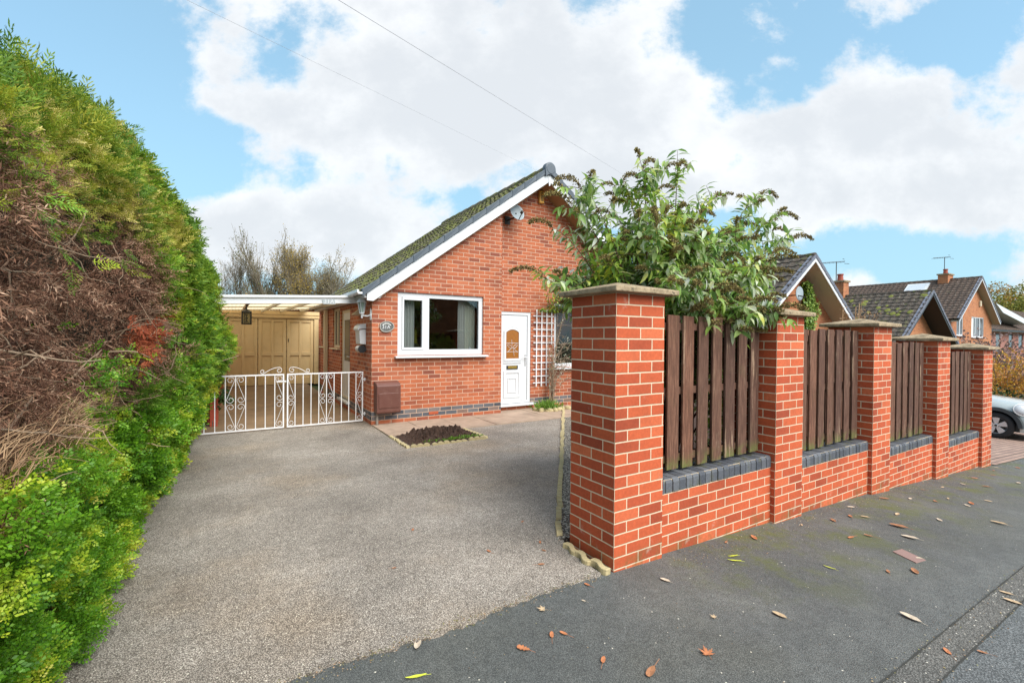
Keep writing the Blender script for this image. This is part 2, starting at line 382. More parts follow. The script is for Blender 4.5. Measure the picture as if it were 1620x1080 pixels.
M['bark_far']=plain('grey brown bark',(.20,.165,.115),.9,.3,4)
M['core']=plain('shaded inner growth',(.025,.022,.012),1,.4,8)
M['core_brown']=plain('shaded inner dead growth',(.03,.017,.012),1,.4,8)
M['budd']=leaf_mat('buddleia leaves',[(.11,.21,.06),(.19,.34,.07),(.32,.47,.09),(.48,.58,.28),(.86,.88,.80)],.42,.42,2.,[(.13,.25,.055),(.25,.41,.055),(.44,.55,.07),(.80,.72,.08)],spec=.6)
M['panicle']=leaf_mat('seed heads',[(.07,.05,.025),(.18,.13,.045),(.30,.23,.08),(.42,.36,.12)],.9,.2)
M['stem']=plain('reddish stem',(.13,.07,.04),.8,.3,20)
M['ivy']=leaf_mat('ivy leaves',[(.06,.13,.015),(.13,.24,.03),(.24,.36,.05),(.36,.44,.10)],.45,.25)
M['ivy_dark']=leaf_mat('dark ivy leaves',[(.01,.025,.006),(.025,.06,.012),(.05,.10,.02)],.45,.2)
M['grassblade']=leaf_mat('green blades',[(.08,.17,.02),(.15,.28,.03),(.22,.36,.05)],.5,.3)
M['autumn']=leaf_mat('autumn leaves',[(.45,.24,.04),(.65,.40,.06),(.50,.20,.06),(.30,.22,.06)],.7,.3)
M['yellowleaf']=leaf_mat('yellow autumn leaves',[(.26,.20,.06),(.44,.31,.06),(.36,.24,.06)],.7,.3)
M['wood_far']=leaf_mat('far wood leaves',[(.10,.12,.03),(.18,.20,.035),(.28,.27,.04),(.26,.18,.04)],.8,.2)
M['wood_far2']=leaf_mat('far wood orange leaves',[(.30,.20,.04),(.50,.26,.04),(.32,.16,.04),(.24,.24,.05)],.8,.2)
M['sage']=leaf_mat('dry pinkish twig leaves',[(.20,.13,.12),(.30,.21,.19),(.16,.10,.08)],.8,.2)
M['shrub']=leaf_mat('garden shrub leaves',[(.05,.11,.015),(.12,.22,.025),(.26,.34,.04),(.40,.40,.05)],.5,.35)
for n,c in dict(leaf_brown=(.34,.15,.07),leaf_tan=(.50,.36,.22),leaf_orange=(.46,.17,.07),leaf_yellow=(.55,.58,.05),leaf_pale=(.55,.45,.34)).items():
    M[n]=plain(n.replace('_',' '),c,.75,.25,60,bump=.002,bscale=120)
def plaque_mat(): return plain('aged bronze plaque',(.10,.10,.095),.45,.4,30,bump=.004,bscale=60,dirt=((.32,.33,.32),.8))
M['plaque']=plaque_mat()
M['sky_pane']=plain('pane coloured as reflected sky',(.55,.58,.62),.1,.05,3)  # rooflight pane: reflected sky put into its pale colour
# ------------------------------------------------------------------ camera, light, sky
Hc=1.517
fw=Vector((.524,.852,0)).normalized(); rt=Vector((fw.y,-fw.x,0)); up=Vector((0,0,1))
pt=6.5/720; rl=.0085
F_=fw*cos(pt)-up*sin(pt); U0=up*cos(pt)+fw*sin(pt); R_=rt*cos(rl)+U0*sin(rl); U_=U0*cos(rl)-rt*sin(rl)
cam=bpy.data.cameras.new('camera'); cam.lens=16; cam.sensor_width=36; cam.clip_end=2000; cam.clip_start=.05
co=bpy.data.objects.new('camera',cam); C.objects.link(co)
mt=Matrix((R_,U_,-F_)).transposed().to_4x4(); mt.translation=(0,0,Hc); co.matrix_world=mt
bpy.context.scene.camera=co
sc=bpy.context.scene
sc.view_settings.view_transform='Standard'; sc.view_settings.look='None'; sc.view_settings.gamma=1; sc.view_settings.exposure=EXPO
sc.cycles.max_bounces=6; sc.cycles.transparent_max_bounces=12; sc.cycles.use_denoising=True
try: sc.cycles.denoiser='OPENIMAGEDENOISE'
except Exception: pass
SUN_EL,SUN_AZ=R(46),R(166)      # azimuth clockwise from +Y
w=bpy.data.worlds.new('World'); sc.world=w; w.use_nodes=True; nt=w.node_tree; nt.nodes.clear()
g=G.__new__(G); g.t=nt
wo=nt.nodes.new('ShaderNodeOutputWorld'); bg=nt.nodes.new('ShaderNodeBackground'); nt.links.new(bg.outputs[0],wo.inputs[0])
bg.inputs[1].default_value=.12
sk=g.n('ShaderNodeTexSky'); sk.sky_type='NISHITA'; sk.sun_disc=False; sk.sun_elevation=SUN_EL; sk.sun_rotation=SUN_AZ; sk.ozone_density=1.2; sk.dust_density=.6
D=g.n('ShaderNodeTexCoord').outputs['Generated']
dotf=g.n('ShaderNodeVectorMath',{0:D,1:tuple(fw)},operation='DOT_PRODUCT').outputs['Value']
dotr=g.n('ShaderNodeVectorMath',{0:D,1:tuple(rt)},operation='DOT_PRODUCT').outputs['Value']
dz=g.xyz(D)[2]
df=g.math('MAXIMUM',g.math('ABSOLUTE',dotf),.08)
A=g.math('DIVIDE',dotr,df); E=g.math('DIVIDE',dz,df)
P=g.n('ShaderNodeCombineXYZ',{0:A,1:g.math('MULTIPLY',E,1.25),2:g.math('MULTIPLY',dotf,.5)}).outputs[0]
nz=g.noise(P,2.9,10,.62); nz2=g.noise(vmul(g,P,(1,1,1)),5.5,6,.6)
bias=None
def px(x,y): return ((x-810)/720,(533-y)/720)
BL=[(700,60,360,110,.34),(560,190,190,55,.30),(850,190,330,90,.34),(1130,230,240,75,.34),(1420,170,120,60,.30),(1540,230,220,90,.34),(1000,310,330,45,.20),(1450,310,220,50,.26),
    (560,345,170,35,.30),(400,350,140,30,.24),(650,400,160,40,.25),(1220,385,60,25,.22),(330,110,40,30,.12),(1600,30,80,30,.10),(450,420,200,40,.15),
    (120,120,190,180,-.35),(250,230,90,70,-.25),(470,275,120,32,-.16),(690,312,90,24,-.22),(1370,60,170,42,-.26),(1250,150,45,28,-.16),(1450,405,330,38,-.26),(1100,20,60,30,-.1),(180,30,160,60,-.2),(760,340,60,30,-.12),(1200,50,50,20,.1)]
for x,y,sx,sy,a in BL:
    cx,cy=px(x,y)
    da=g.math('DIVIDE',g.math('SUBTRACT',A,cx),sx/720); de=g.math('DIVIDE',g.math('SUBTRACT',E,cy),sy/720)
    q=g.math('ADD',g.math('MULTIPLY',da,da),g.math('MULTIPLY',de,de))
    v=g.math('MULTIPLY',g.math('EXPONENT',g.math('MULTIPLY',q,-1.)),a)
    bias=v if bias is None else g.math('ADD',bias,v)
dens=g.math('ADD',g.math('ADD',g.math('MULTIPLY',g.math('SUBTRACT',nz,.5),1.7),g.math('MULTIPLY',g.math('SUBTRACT',nz2,.5),.75)),bias)
mask=g.sm(dens,-.04,.22); mask=g.math('MULTIPLY',mask,.93)
thick=g.sm(g.math('ADD',g.math('MULTIPLY',dens,.8),g.math('MULTIPLY',g.noise(P,3.4,8,.58),1.15)),.45,1.05)
cc=g.mix(thick,(4.7,4.75,4.8),(3.55,3.68,3.85))
skt=g.mix(1.,sk.outputs[0],SKYTINT,'MULTIPLY')
haze=g.sm(E,.02,.75); skt=g.mix(g.math('MULTIPLY_ADD',haze,-.30,.85),skt,(2.0,3.3,4.0))
fin=g.mix(mask,skt,cc)
nt.links.new(fin,bg.inputs[0])
sun=bpy.data.lights.new('sun','SUN'); sun.energy=SUN_E; sun.angle=R(SUN_ANG); sun.color=(1,.96,.89)
so=bpy.data.objects.new('sun',sun); C.objects.link(so)
sd=Vector((sin(SUN_AZ)*cos(SUN_EL),cos(SUN_AZ)*cos(SUN_EL),sin(SUN_EL)))
so.rotation_euler=sd.to_track_quat('Z','Y').to_euler()

# ------------------------------------------------------------------ ground
SX=[-400,2.1,4.04,5.97,7.94,9.9,15.6,28,60,400]; SZ=[0,0,-.08,-.165,-.305,-.427,-.81,-1.25,-2.2,-6]
def s(x): return float(np.interp(x,SX,SZ))
XB=sorted(set([-400,-150,-60,-30,-12,-6,-3,0,1]+SX[1:-1]+[12,20,24,35,45,80,120,200,400]))
def strip(mb,x0,x1,y0,y1,dz,edge=None):
    xs=[x0]+[x for x in XB if x0<x<x1]+[x1]
    for a,b in zip(xs,xs[1:]):
        mb.quad((a,y0,s(a)+dz),(b,y0,s(b)+dz),(b,y1,s(b)+dz),(a,y1,s(a)+dz))
mb=MB(); strip(mb,-400,400,-400,400,-.06); struct('ground',mb,M['grass_ground'])
mb=MB(); strip(mb,-150,200,-6.2,.72,0.0); struct('road',mb,M['road'])
mb=MB(); strip(mb,-150,200,.72,.85,0.002); struct('edging_strip',mb,M['edge'])
rj=random.Random(8)
for y_ in (.72,.85):
    mb=MB(); x=-3
    while x<14:
        w1,w2=rj.uniform(.0005,.006),rj.uniform(.0005,.006); x2=x+.06; mb.quad((x,y_-w1,s(x)+.0045),(x2,y_-w2,s(x2)+.0045),(x2,y_+w2,s(x2)+.0045),(x,y_+w1,s(x)+.0045)); x=x2
    struct('tar_joint',mb,plain('dark joint',(.035,.035,.03),.9,.4,30))
mb=MB(); strip(mb,-150,200,.85,2.30,0.0); struct('pavement',mb,M['pave'])
mb=MB(); strip(mb,-150,200,-8.2,-6.2,.1); mb.quad((-150,-6.2,-.1),(200,-6.2,-5),(200,-6.2,-4.8),(-150,-6.2,.1)); struct('far_pavement',mb,M['pave'])
# driveway with a ragged front edge and the diagonal planted border
edge=[]; rr=random.Random(3)
x=-1.6
while x<2.02:
    edge.append((x,2.165+rr.uniform(-.018,.018)+.02*sin(x*5))); x+=.035
poly=edge+[(2.02,2.17),(2.02,2.45),(2.10,2.66),(5.86,7.42),(5.9,7.7),(2.05,7.7),(2.0,8.22),(-1.6,8.22)]
mb=MB(); mb.prism([(a,b,.012) for a,b in poly],(0,0,-.05)); struct('driveway',mb,M['drive'])
mb=MB(); mb.prism([(2.03,2.2,-.0),(10.2,2.2,-.0),(10.2,14,-.0),(9.1,14,0),(9.1,7.9,0),(5.9,7.9,0),(5.86,7.42,0),(2.12,2.66,0),(2.03,2.45,0)],(0,0,-.3)); struct('garden_soil',mb,M['soil'])
mb=MB(); mb.prism([(2.06,2.68,.02),(2.8,2.62,.02),(6.55,7.4,.02),(5.80,7.4,.02)],(0,0,-.018)); struct('gravel_strip',mb,M['gravel'])
# slabs
mb=MB(); xs=[2.0,2.62,3.24,3.86,4.48,5.1,5.72,6.3]
for i,(a,b) in enumerate(zip(xs,xs[1:])):
    for (c,d) in ((6.76,7.30),(7.31,7.99)):
        if c<7 and a>5.3: continue
        z=.030+rr.uniform(-.003,.003); yb=d if not(a<4.4 and d>7.7) else 7.745
        mb.box(a+.005,b-.005,c+.004,yb,-.02,z)
mb.box(2.05,6.0,6.765,7.96,-.03,.021)
tag(mb.build('path',M['slab'],bevel=.003),kind='structure')
mb=MB(); mb.box(-1.0,2.0,8.22,15.45,-.05,.016); struct('carport_floor',mb,M['concrete'])
mb=MB(); strip(mb,10.36,20.2,2.30,7.2,.015); strip(mb,10.36,20.2,2.12,2.30,.012); struct('neighbour_driveway',mb,M['block'])

# ------------------------------------------------------------------ boundary wall: pillars, low walls, fence panels
GP=[(2.11,2.57),(4.01,4.46),(5.94,6.40),(7.87,8.33),(9.81,10.27)]
TOP=[1.813,1.727,1.668,1.518,1.389]
pl_lab=['tall red brick gate pillar at the driveway corner with a concrete cap, nearest of the five','second red brick pillar along the pavement, buddleia leaves hanging over its cap','third red brick pillar along the pavement, the middle one of five','fourth red brick pillar along the pavement, one before the end','last red brick pillar of the row, in front of the parked car']
for i,((x0,x1),zt) in enumerate(zip(GP,TOP)):
    zb=s(x0)-.12; y0,y1=2.15,2.60
    t=thing('brick_pillar',pl_lab[i],'brick pillar',(x0,2.15,zt-1.8),group='brick pillars of the front boundary')
    mb=MB(); mb.box(x0,x1,y0,y1,zb,zt); mb.build('shaft',M['brick_new'],t)
    e=.07; a,b,c,d=x0-e,x1+e,y0-e,y1+e; cx,cy=(a+b)/2,(c+d)/2
    mb=MB(); z0,z1,z2=zt+.002,zt+.036,zt+.10
    n=.0
    mb.add([(a,c,z0),(b,c,z0),(b,d,z0),(a,d,z0),(a,c,z1),(b,c,z1),(b,d,z1),(a,d,z1),(cx,cy,z2)],
           [(0,3,2,1),(0,1,5,4),(1,2,6,5),(2,3,7,6),(3,0,4,7),(4,5,8),(5,6,8),(6,7,8),(7,4,8)])
    mb.build('cap',M['cap'],t,bevel=.006)
CB=[.405,.315,.173,.038]; FT=[1.703,1.626,1.497,1.361]
wl=['low red brick wall with blue brick coping beside the gate pillar','low brick wall with mossy blue coping between second and third pillars','low brick wall with blue coping between third and fourth pillars','low brick wall with blue coping before the last pillar']
fl=['brown timber fence panel beside the gate pillar, widest gaps between its slats','brown timber fence panel between the second and third brick pillars','brown timber fence panel between the third and fourth brick pillars','brown timber fence panel next to the last brick pillar']
for i in range(4):
    x0=GP[i][1]+.001; x1=GP[i+1][0]-.001; cb=CB[i]
    t=thing('low_wall',wl[i],'low wall',(x0,2.19,cb-.45),group='low brick walls between the pillars')
    mb=MB(); mb.box(x0,x1,2.19,2.40,s(x1)-.1,cb); mb.build('brickwork',M['brick_new'],t)
    mb=MB(); mb.box(x0,x1,2.196,2.394,cb+.001,cb+.096); mb.build('mortar_bed',M['mortar'],t)
    mb=MB(); n=int(round((x1-x0)/.0755)); wd=(x1-x0)/n
    for k in range(n):
        a=x0+k*wd+.0045; b=x0+(k+1)*wd-.0045; j=rr.uniform(-.003,.003)
        prof=[(2.186+j,cb+.004),(2.186+j,cb+.075),(2.192+j,cb+.092),(2.205+j,cb+.102),(2.40,cb+.103),(2.40,cb+.004)]
        mb.prism([(a,y,z) for y,z in prof],(b-a,0,0))
    mb.build('coping',M['coping'],t)
    # fence panel: vertical boards both sides of three rails
    ft=FT[i]; fb=cb+.118
    t=thing('fence_panel',fl[i],'fence panel',(x0,2.30,fb),group='timber fence panels between the pillars')
    mb=MB(); n=8; pitch=(x1-x0-.01)/n
    for k in range(n):
        a=x0+.012+k*pitch+rr.uniform(-.006,.006); wv=pitch*.69+rr.uniform(-.008,.008); tl=rr.uniform(-.006,.006)
        zt=ft+rr.uniform(-.012,.008); zb=fb+.0+rr.uniform(0,.015); y=2.275+rr.uniform(-.004,.004)
        mb.hexa([(a,y,zb),(a+wv,y,zb),(a+wv,y+.018,zb),(a,y+.018,zb),(a+tl,y,zt),(a+wv+tl,y,zt-.003),(a+wv+tl,y+.018,zt-.003),(a+tl,y+.018,zt)])
    mb.build('front_slats',M['wood'],t,bevel=.002)
    mb=MB()
    for k in range(n):
        a=x0+.012+k*pitch+pitch*.56+rr.uniform(-.01,.01); wv=pitch*.66
        if a+wv>x1: wv=x1-a-.002
        y=2.345
        mb.box(a,a+wv,y,y+.016,fb+rr.uniform(0,.02),ft-rr.uniform(0,.02))
    mb.build('rear_slats',M['wood'],t)
    for z in (fb+.06,(fb+ft)/2-.02,ft-.12):
        mb=MB(); mb.box(x0+.002,x1-.002,2.297,2.342,z,z+.055); mb.build('rail',M['wood'],t)

# ------------------------------------------------------------------ wall panels with openings
def wall_panel(mb,u0,u1,zb,ztop,holes,P,cuts=(),reveal=None):
    us=sorted(set([u0,u1]+[h[0] for h in holes]+[h[1] for h in holes]+[c for c in cuts if u0<c<u1]))
    for a,b in zip(us,us[1:]):
        hs=sorted([h for h in holes if h[0]<=a+1e-6 and h[1]>=b-1e-6],key=lambda h:h[2]); z=zb
        for h in hs:
            if h[2]>z+1e-6: mb.quad(P(a,z,0),P(b,z,0),P(b,h[2],0),P(a,h[2],0))
            z=h[3]
        mb.quad(P(a,z,0),P(b,z,0),P(b,ztop(b),0),P(a,ztop(a),0))
    if reveal:
        for a,b,c,d in holes:
            mb.quad(P(a,c,0),P(a,d,0),P(a,d,reveal),P(a,c,reveal)); mb.quad(P(b,c,0),P(b,c,reveal),P(b,d,reveal),P(b,d,0))
            mb.quad(P(a,d,0),P(b,d,0),P(b,d,reveal),P(a,d,reveal)); mb.quad(P(a,c,0),P(a,c,reveal),P(b,c,reveal),P(b,c,0))

def tile_slope(mb,O,Adir,L,S,W,expo=.30,wave=.3,amp=.018,step=.03,seg=None,rag=.004,seed=0):
    """O eave front corner; Adir along ridge; S up the slope; rows of interlocking tiles"""
    r=np.random.default_rng(seed)
    A=Vector(Adir).normalized(); S=Vector(S).normalized(); N=A.cross(S); 
    if N.z<0: N=-N
    O=Vector(O); rows=int(round(W/expo)); ex=W/rows
    n=max(2,int(round(L/(wave/6)))) if seg is None else seg
    for k in range(rows):
        s0=k*ex-(.02 if k else 0); s1=(k+1)*ex; b=len(mb.v)
        for j in range(n+1):
            a=L*j/n; ph=2*pi*a/wave; h=amp*(.5+.5*cos(ph))**1.5
            jit=r.normal(0,rag)
            p=O+A*a
            mb.v.append(tuple(p+S*(s0+jit)+N*(h-.012)))
            mb.v.append(tuple(p+S*(s0+jit)+N*(h+step)))
            mb.v.append(tuple(p+S*s1+N*(h+.004)))
        for j in range(n):
            q=b+3*j
            mb.f.append((q,q+3,q+4,q+1)); mb.f.append((q+1,q+4,q+5,q+2))
# ------------------------------------------------------------------ our bungalow
TN=.735
HX0,HX1,AX=2.0,9.08,5.54
def roofz(x): return 5.00-TN*abs(x-AX)            # top surface of the tiles
def wallz(x): return roofz(x)-.20
home=thing('brick_bungalow','red brick bungalow with a mossy tiled gable roof, white window and white front door','bungalow',(2.0,7.75,0))
W1=(2.44,4.115,1.185,2.29); DR=(4.53,5.385,.15,2.045); W2=(6.0,7.7,.87,2.29)
mb=MB()
wall_panel(mb,2.0,4.52,-.1,wallz,[W1],lambda u,z,d:(u,7.75+d,z),reveal=.09)
wall_panel(mb,4.52,HX1,-.1,wallz,[DR,W2],lambda u,z,d:(u,8.0+d,z),cuts=(AX,),reveal=.06)
mb.quad((4.52,7.75,-.1),(4.52,8.0,-.1),(4.52,8.0,wallz(4.52)),(4.52,7.75,wallz(4.52)))
SD=(9.42,10.30,.20,2.06); S1=(10.42,11.22,1.25,2.14); S2=(12.15,12.80,1.25,2.08)
wall_panel(mb,7.75,12.95,-.1,lambda u:2.29,[SD,S1,S2],lambda u,z,d:(2.0+d,u,z),reveal=.08)
wall_panel(mb,HX0,HX1,-.1,wallz,[],lambda u,z,d:(u,12.95,z),cuts=(AX,))
mb.quad((HX1,8.0,-.1),(HX1,12.95,-.1),(HX1,12.95,2.2),(HX1,8.0,2.2))
wl_=mb.build('wall',M['brick_house'],home,fixn=False)
mb=MB(); mb.box(3.02,3.20,7.742,7.752,.115,.165); ab=mb.build('air_brick',plain('terracotta air brick',(.42,.085,.03),.7,.1),wl_)
# roof
mb=MB()
YF,YB=7.60,13.05
sl=math.hypot(1,TN); S_=(1,0,TN); LW=(AX-1.80)*sl
tile_slope(mb,(1.80,YF+.03,roofz(1.80)-.02),(0,1,0),YB-YF-.06,S_,LW,expo=.27,wave=.20,amp=.016,step=.03,rag=.006,seed=1)
tile_slope(mb,(2*AX-1.80,YF+.03,roofz(1.80)-.02),(0,1,0),YB-YF-.06,(-1,0,TN),LW,expo=.27,wave=.20,amp=.016,step=.03,seed=2)
for sgn in (-1,1):   # boarding under the tiles
    e=AX+sgn*3.72; mb.quad((AX,YF+.04,roofz(AX)-.07),(AX,YB-.04,roofz(AX)-.07),(e,YB-.04,roofz(e)-.07),(e,YF+.04,roofz(e)-.07))
roof=mb.build('roof',M['roof_mossy'],home,fixn=False)
mb=MB(); k=13; ln=(YB-YF)/k
for i in range(k):
    mb.lathe([(.0,YF+i*ln+.002),(.105,YF+i*ln+.002),(.115,YF+i*ln+.03),(.10,YF+(i+1)*ln)],(AX,0,roofz(AX)-.045),16,'Y')
mb.build('ridge_tiles',M['roof_mossy'],roof,smooth=False)
# moss cushions along the rows
vv=[];ff=[]
mb=MB()
for i in range(900):
    d=abs(rr.gauss(0,1.4)) ; x=AX-rr.uniform(.05,3.7); y=YF+.12+min(rr.expovariate(1/2.2),5.1)
    r_=rr.uniform(.012,.035); z=roofz(x)+.012; b=len(mb.v)
    pts=[(x+r_*cos(a)*rr.uniform(.7,1.3),y+r_*1.5*sin(a)*rr.uniform(.7,1.3),z-.01+TN*r_*cos(a)) for a in [j*pi/3 for j in range(6)]]
    mb.v+=pts+[(x,y,z+r_*rr.uniform(.5,1.1))]; mb.f+=[(b+j,b+(j+1)%6,b+6) for j in range(6)]
mb.build('moss',M['moss'],roof,smooth=True)
# dry verge: stepped grey caps with rounded joints
def verge(mb,x0,x1,y,zf,n,h=.125,th=.05,left=True):
    for i in range(n):
        a=x0+(x1-x0)*i/n; b=x0+(x1-x0)*(i+1)/n; zo=.035
        za,zb_=zf(a)+zo,zf(b)+zo
        # front plate
        mb.hexa([(a,y-.002*i*0,za-h),(b,y,zb_-h+.012),(b,y+.05,zb_-h+.012),(a,y+.05,za-h),
                 (a,y-.012,za),(b,y,zb_-.012),(b,y+.10,zb_-.012),(a,y+.10,za)])
for sgn,nm in ((-1,'l'),(1,'r')):
    mb=MB()
    if sgn<0: verge(mb,1.80,AX-.05,YF-.03,roofz,13)
    else: verge(mb,2*AX-1.80,AX+.05,YF-.03,roofz,13)
    mb.build('dry_verge',M['slate'],roof,bevel=.006)
    mb=MB()
    if sgn<0: verge(mb,1.80,AX-.05,YB-.02,roofz,13)
    else: verge(mb,2*AX-1.80,AX+.05,YB-.02,roofz,13)
    mb.build('rear_verge',M['slate'],roof)
mb=MB(); mb.lathe([(0,YF-.06),(.10,YF-.06),(.13,YF-.045),(.135,YF+.06)],(AX,0,roofz(AX)-.03),24,'Y'); mb.prism([(AX-.13,YF-.055,roofz(AX)-.05),(AX+.13,YF-.055,roofz(AX)-.05),(AX+.12,YF-.055,roofz(AX)-.20),(AX,YF-.055,roofz(AX)-.13),(AX-.12,YF-.055,roofz(AX)-.20)],(0,.05,0))
mb.build('ridge_end_cap',M['slate'],roof,bevel=.004)
# barge boards
for sgn in (-1,1):
    mb=MB(); f=lambda t: AX+sgn*t
    t1=3.66; o0=.09; o1=.285
    P=[(f(0),YF-.005,roofz(AX)-o0),(f(t1),YF-.005,roofz(f(t1))-o0),(f(t1),YF-.005,roofz(f(t1))-o1+.08),(f(t1-.10),YF-.005,roofz(f(t1-.1))-o1),(f(0),YF-.005,roofz(AX)-o1)]
    mb.prism(P,(0,.022,0)); mb.build('barge_board',M['upvc'],roof)
    mb=MB(); yw=7.75 if sgn<0 else 8.0
    mb.prism([(f(0),YF+.018,roofz(AX)-.285),(f(3.55),YF+.018,roofz(f(3.55))-.285),(f(3.55),YF+.018,roofz(f(3.55))-.30),(f(0),YF+.018,roofz(AX)-.30)],(0,8.0-YF-.02 if sgn>0 else 7.99-YF-.0,0)) if sgn>0 else mb.prism([(AX,YF+.018,roofz(AX)-.285),(f(3.55),YF+.018,roofz(f(3.55))-.285),(f(3.55),YF+.018,roofz(f(3.55))-.30),(AX,YF+.018,roofz(AX)-.30)],(0,.135,0))
    mb.build('soffit',M['soffit'],roof)
mb=MB(); mb.prism([(4.53,YF+.018,roofz(4.53)-.29),(AX,YF+.018,roofz(AX)-.29),(AX,YF+.018,roofz(AX)-.305),(4.53,YF+.018,roofz(4.53)-.305)],(0,.38,0)); mb.build('soffit',M['soffit'],roof)
mb=MB(); mb.prism([(AX-.05,YF-.012,roofz(AX)-.10),(AX+.05,YF-.012,roofz(AX)-.10),(AX+.02,YF-.012,roofz(AX)-.36),(AX-.01,YF-.012,roofz(AX)-.38)],(0,.008,0)); mb.build('apex_joint',M['upvc'],roof)
# gutter + eave soffit + box end
mb=MB()
prof=[(1.86,2.235),(1.79,2.20),(1.74,2.20),(1.715,2.225),(1.715,2.275),(1.735,2.275),(1.75,2.235),(1.80,2.235),(1.84,2.27)]
mb.prism([(x,YF-.03,z) for x,z in prof],(0,YB-YF+.0,0)); mb.build('gutter',M['upvc'],roof)
mb=MB(); mb.box(1.84,2.0,YF+.02,12.9,2.15,2.168); mb.box(1.84,1.86,YF+.02,12.9,2.16,2.25); mb.build('eaves_board',M['upvc'],roof)
mb=MB(); mb.prism([(1.90,YF+.03,2.15),(2.10,YF+.03,2.15),(2.22,YF+.03,2.30),(1.83,YF+.03,2.24)],(0,.14,0)); mb.build('box_end',M['upvc'],roof)
# windows --------------------------------------------------------
def win(root,x0,x1,z0,z1,y,mull,fr=.07,bf=.085,glassin=.02,mat=None,gm=None,name='window',sill=True,sash=True,curt=None):
    mat=mat or M['upvc']; gm=gm or M['glass']
    xs=[x0]+list(mull)+[x1]; mb=MB(); y1=y+.06
    mb.box(x0,x1,y,y1,z1-fr,z1); mb.box(x0,x1,y,y1,z0,z0+bf); mb.box(x0,x0+fr,y,y1,z0+bf,z1-fr); mb.box(x1-fr,x1,y,y1,z0+bf,z1-fr)
    for m in mull: mb.box(m-.05,m+.05,y,y1,z0+bf,z1-fr)
    f=mb.build(name,mat,root,bevel=.006)
    if sash:
        a,b=x0+fr+.002,mull[0]-.052; c,d=z0+bf+.002,z1-fr-.002; mb=MB(); q=.035
        mb.box(a,b,y-.012,y+.04,d-q-.01,d); mb.box(a,b,y-.012,y+.04,c,c+q); mb.box(a,a+q,y-.012,y+.04,c+q,d-q-.01); mb.box(b-q,b,y-.012,y+.04,c+q,d-q-.01)
        mb.build('sash',mat,f,bevel=.004)
    mb=MB()
    for a,b in zip(xs,xs[1:]): mb.box(a+.02,b-.02,y+.035,y+.041,z0+.03,z1-.03)
    mb.build('pane',gm,f)
    if sash:
        mb=MB()
        def ring4(a,b,c,d,w_=.006):
            yy=y+.0335; mb.box(a,b,yy-.004,yy+.001,c,c+w_); mb.box(a,b,yy-.004,yy+.001,d-w_,d); mb.box(a,a+w_,yy-.004,yy+.001,c+w_,d-w_); mb.box(b-w_,b,yy-.004,yy+.001,c+w_,d-w_)
        ring4(x0+fr+.035,mull[0]-.087,z0+bf+.035,z1-fr-.045); ring4(mull[0]+.05,x1-fr,z0+bf,z1-fr)
        mb.build('seal',M['rubber'],f)
    if sill:
        mb=MB(); mb.prism([(x0-.055,y+.02,z0-.004),(x0-.055,y-.13,z0-.012),(x0-.055,y-.13,z0-.042),(x0-.055,y+.02,z0-.042)],(x1-x0+.125,0,0)); mb.build('sill',mat,f,bevel=.003)
    return f
f1=win(home,*W1,7.785,[2.98],fr=.085,bf=.10)
def curtain(mb,x0,x1,y,z0,z1,waves,amp=.02):
    n=waves*8
    for i in range(n):
        a=x0+(x1-x0)*i/n; b=x0+(x1-x0)*(i+1)/n; ya=y+amp*sin(2*pi*waves*i/n); yb=y+amp*sin(2*pi*waves*(i+1)/n)
        mb.quad((a,ya,z0),(b,yb,z0),(b,yb,z1),(a,ya,z1))
mb=MB(); curtain(mb,2.58,2.80,7.93,1.22,2.2,4); mb.build('curtain',M['curtain'],f1,smooth=True,fixn=False)
mb=MB(); curtain(mb,3.66,3.80,7.93,1.22,2.26,3); mb.build('curtain',M['curtain'],f1,smooth=True,fixn=False)
mb=MB(); curtain(mb,3.80,4.04,7.97,1.22,2.26,5,.008); mb.build('blind',M['blind'],f1,fixn=False)
mb=MB(); mb.lathe([(.0,1.215),(.035,1.215),(.03,1.25),(.012,1.28),(.028,1.31),(.0,1.33)],(3.90,7.9,0),12); mb.build('ornament',M['upvc'],f1,smooth=True)
f2=win(home,*W2,8.03,[6.95],fr=.07,bf=.08,sash=False)
# rooms seen through the glass
import bmesh
for bx_ in ((2.2,4.3,7.87,11.2,.3,2.5),(6.0,8.5,8.12,11,.3,2.5)):
  mb=MB(); mb.box(*bx_); rm=mb.build('room',M['room'],home,fixn=False); me=rm.data   # open towards its window
  bm=bmesh.new(); bm.from_mesh(me); bm.faces.ensure_lookup_table()
  bmesh.ops.delete(bm,geom=[f for f in bm.faces if abs(f.normal.y)>.9 and f.calc_center_median().y<.5],context='FACES'); bm.to_mesh(me); bm.free()
mb=MB(); mb.box(3.0,4.0,9.9,10.5,.3,1.35); mb.box(2.3,3.3,10.9,11.1,.3,1.75); mb.box(3.1,3.5,9.4,9.8,1.15,1.5); mb.build('furniture',M['room_dark'],home)
mb=MB(); mb.quad((3.0,11.1,1.5),(4.1,11.1,1.3),(4.1,11.1,2.2),(3.3,11.1,1.9)); mb.build('wall_picture',plain('warm orange painted wall',(.50,.13,.03),.8,.3),home,fixn=False)
mb=MB(); mb.quad((2.85,8.6,1.4),(3.1,8.6,1.38),(3.1,8.62,1.66),(2.85,8.62,1.64)); mb.build('cushion',plain('olive cushion',(.28,.26,.02),.8,.2),home,fixn=False)
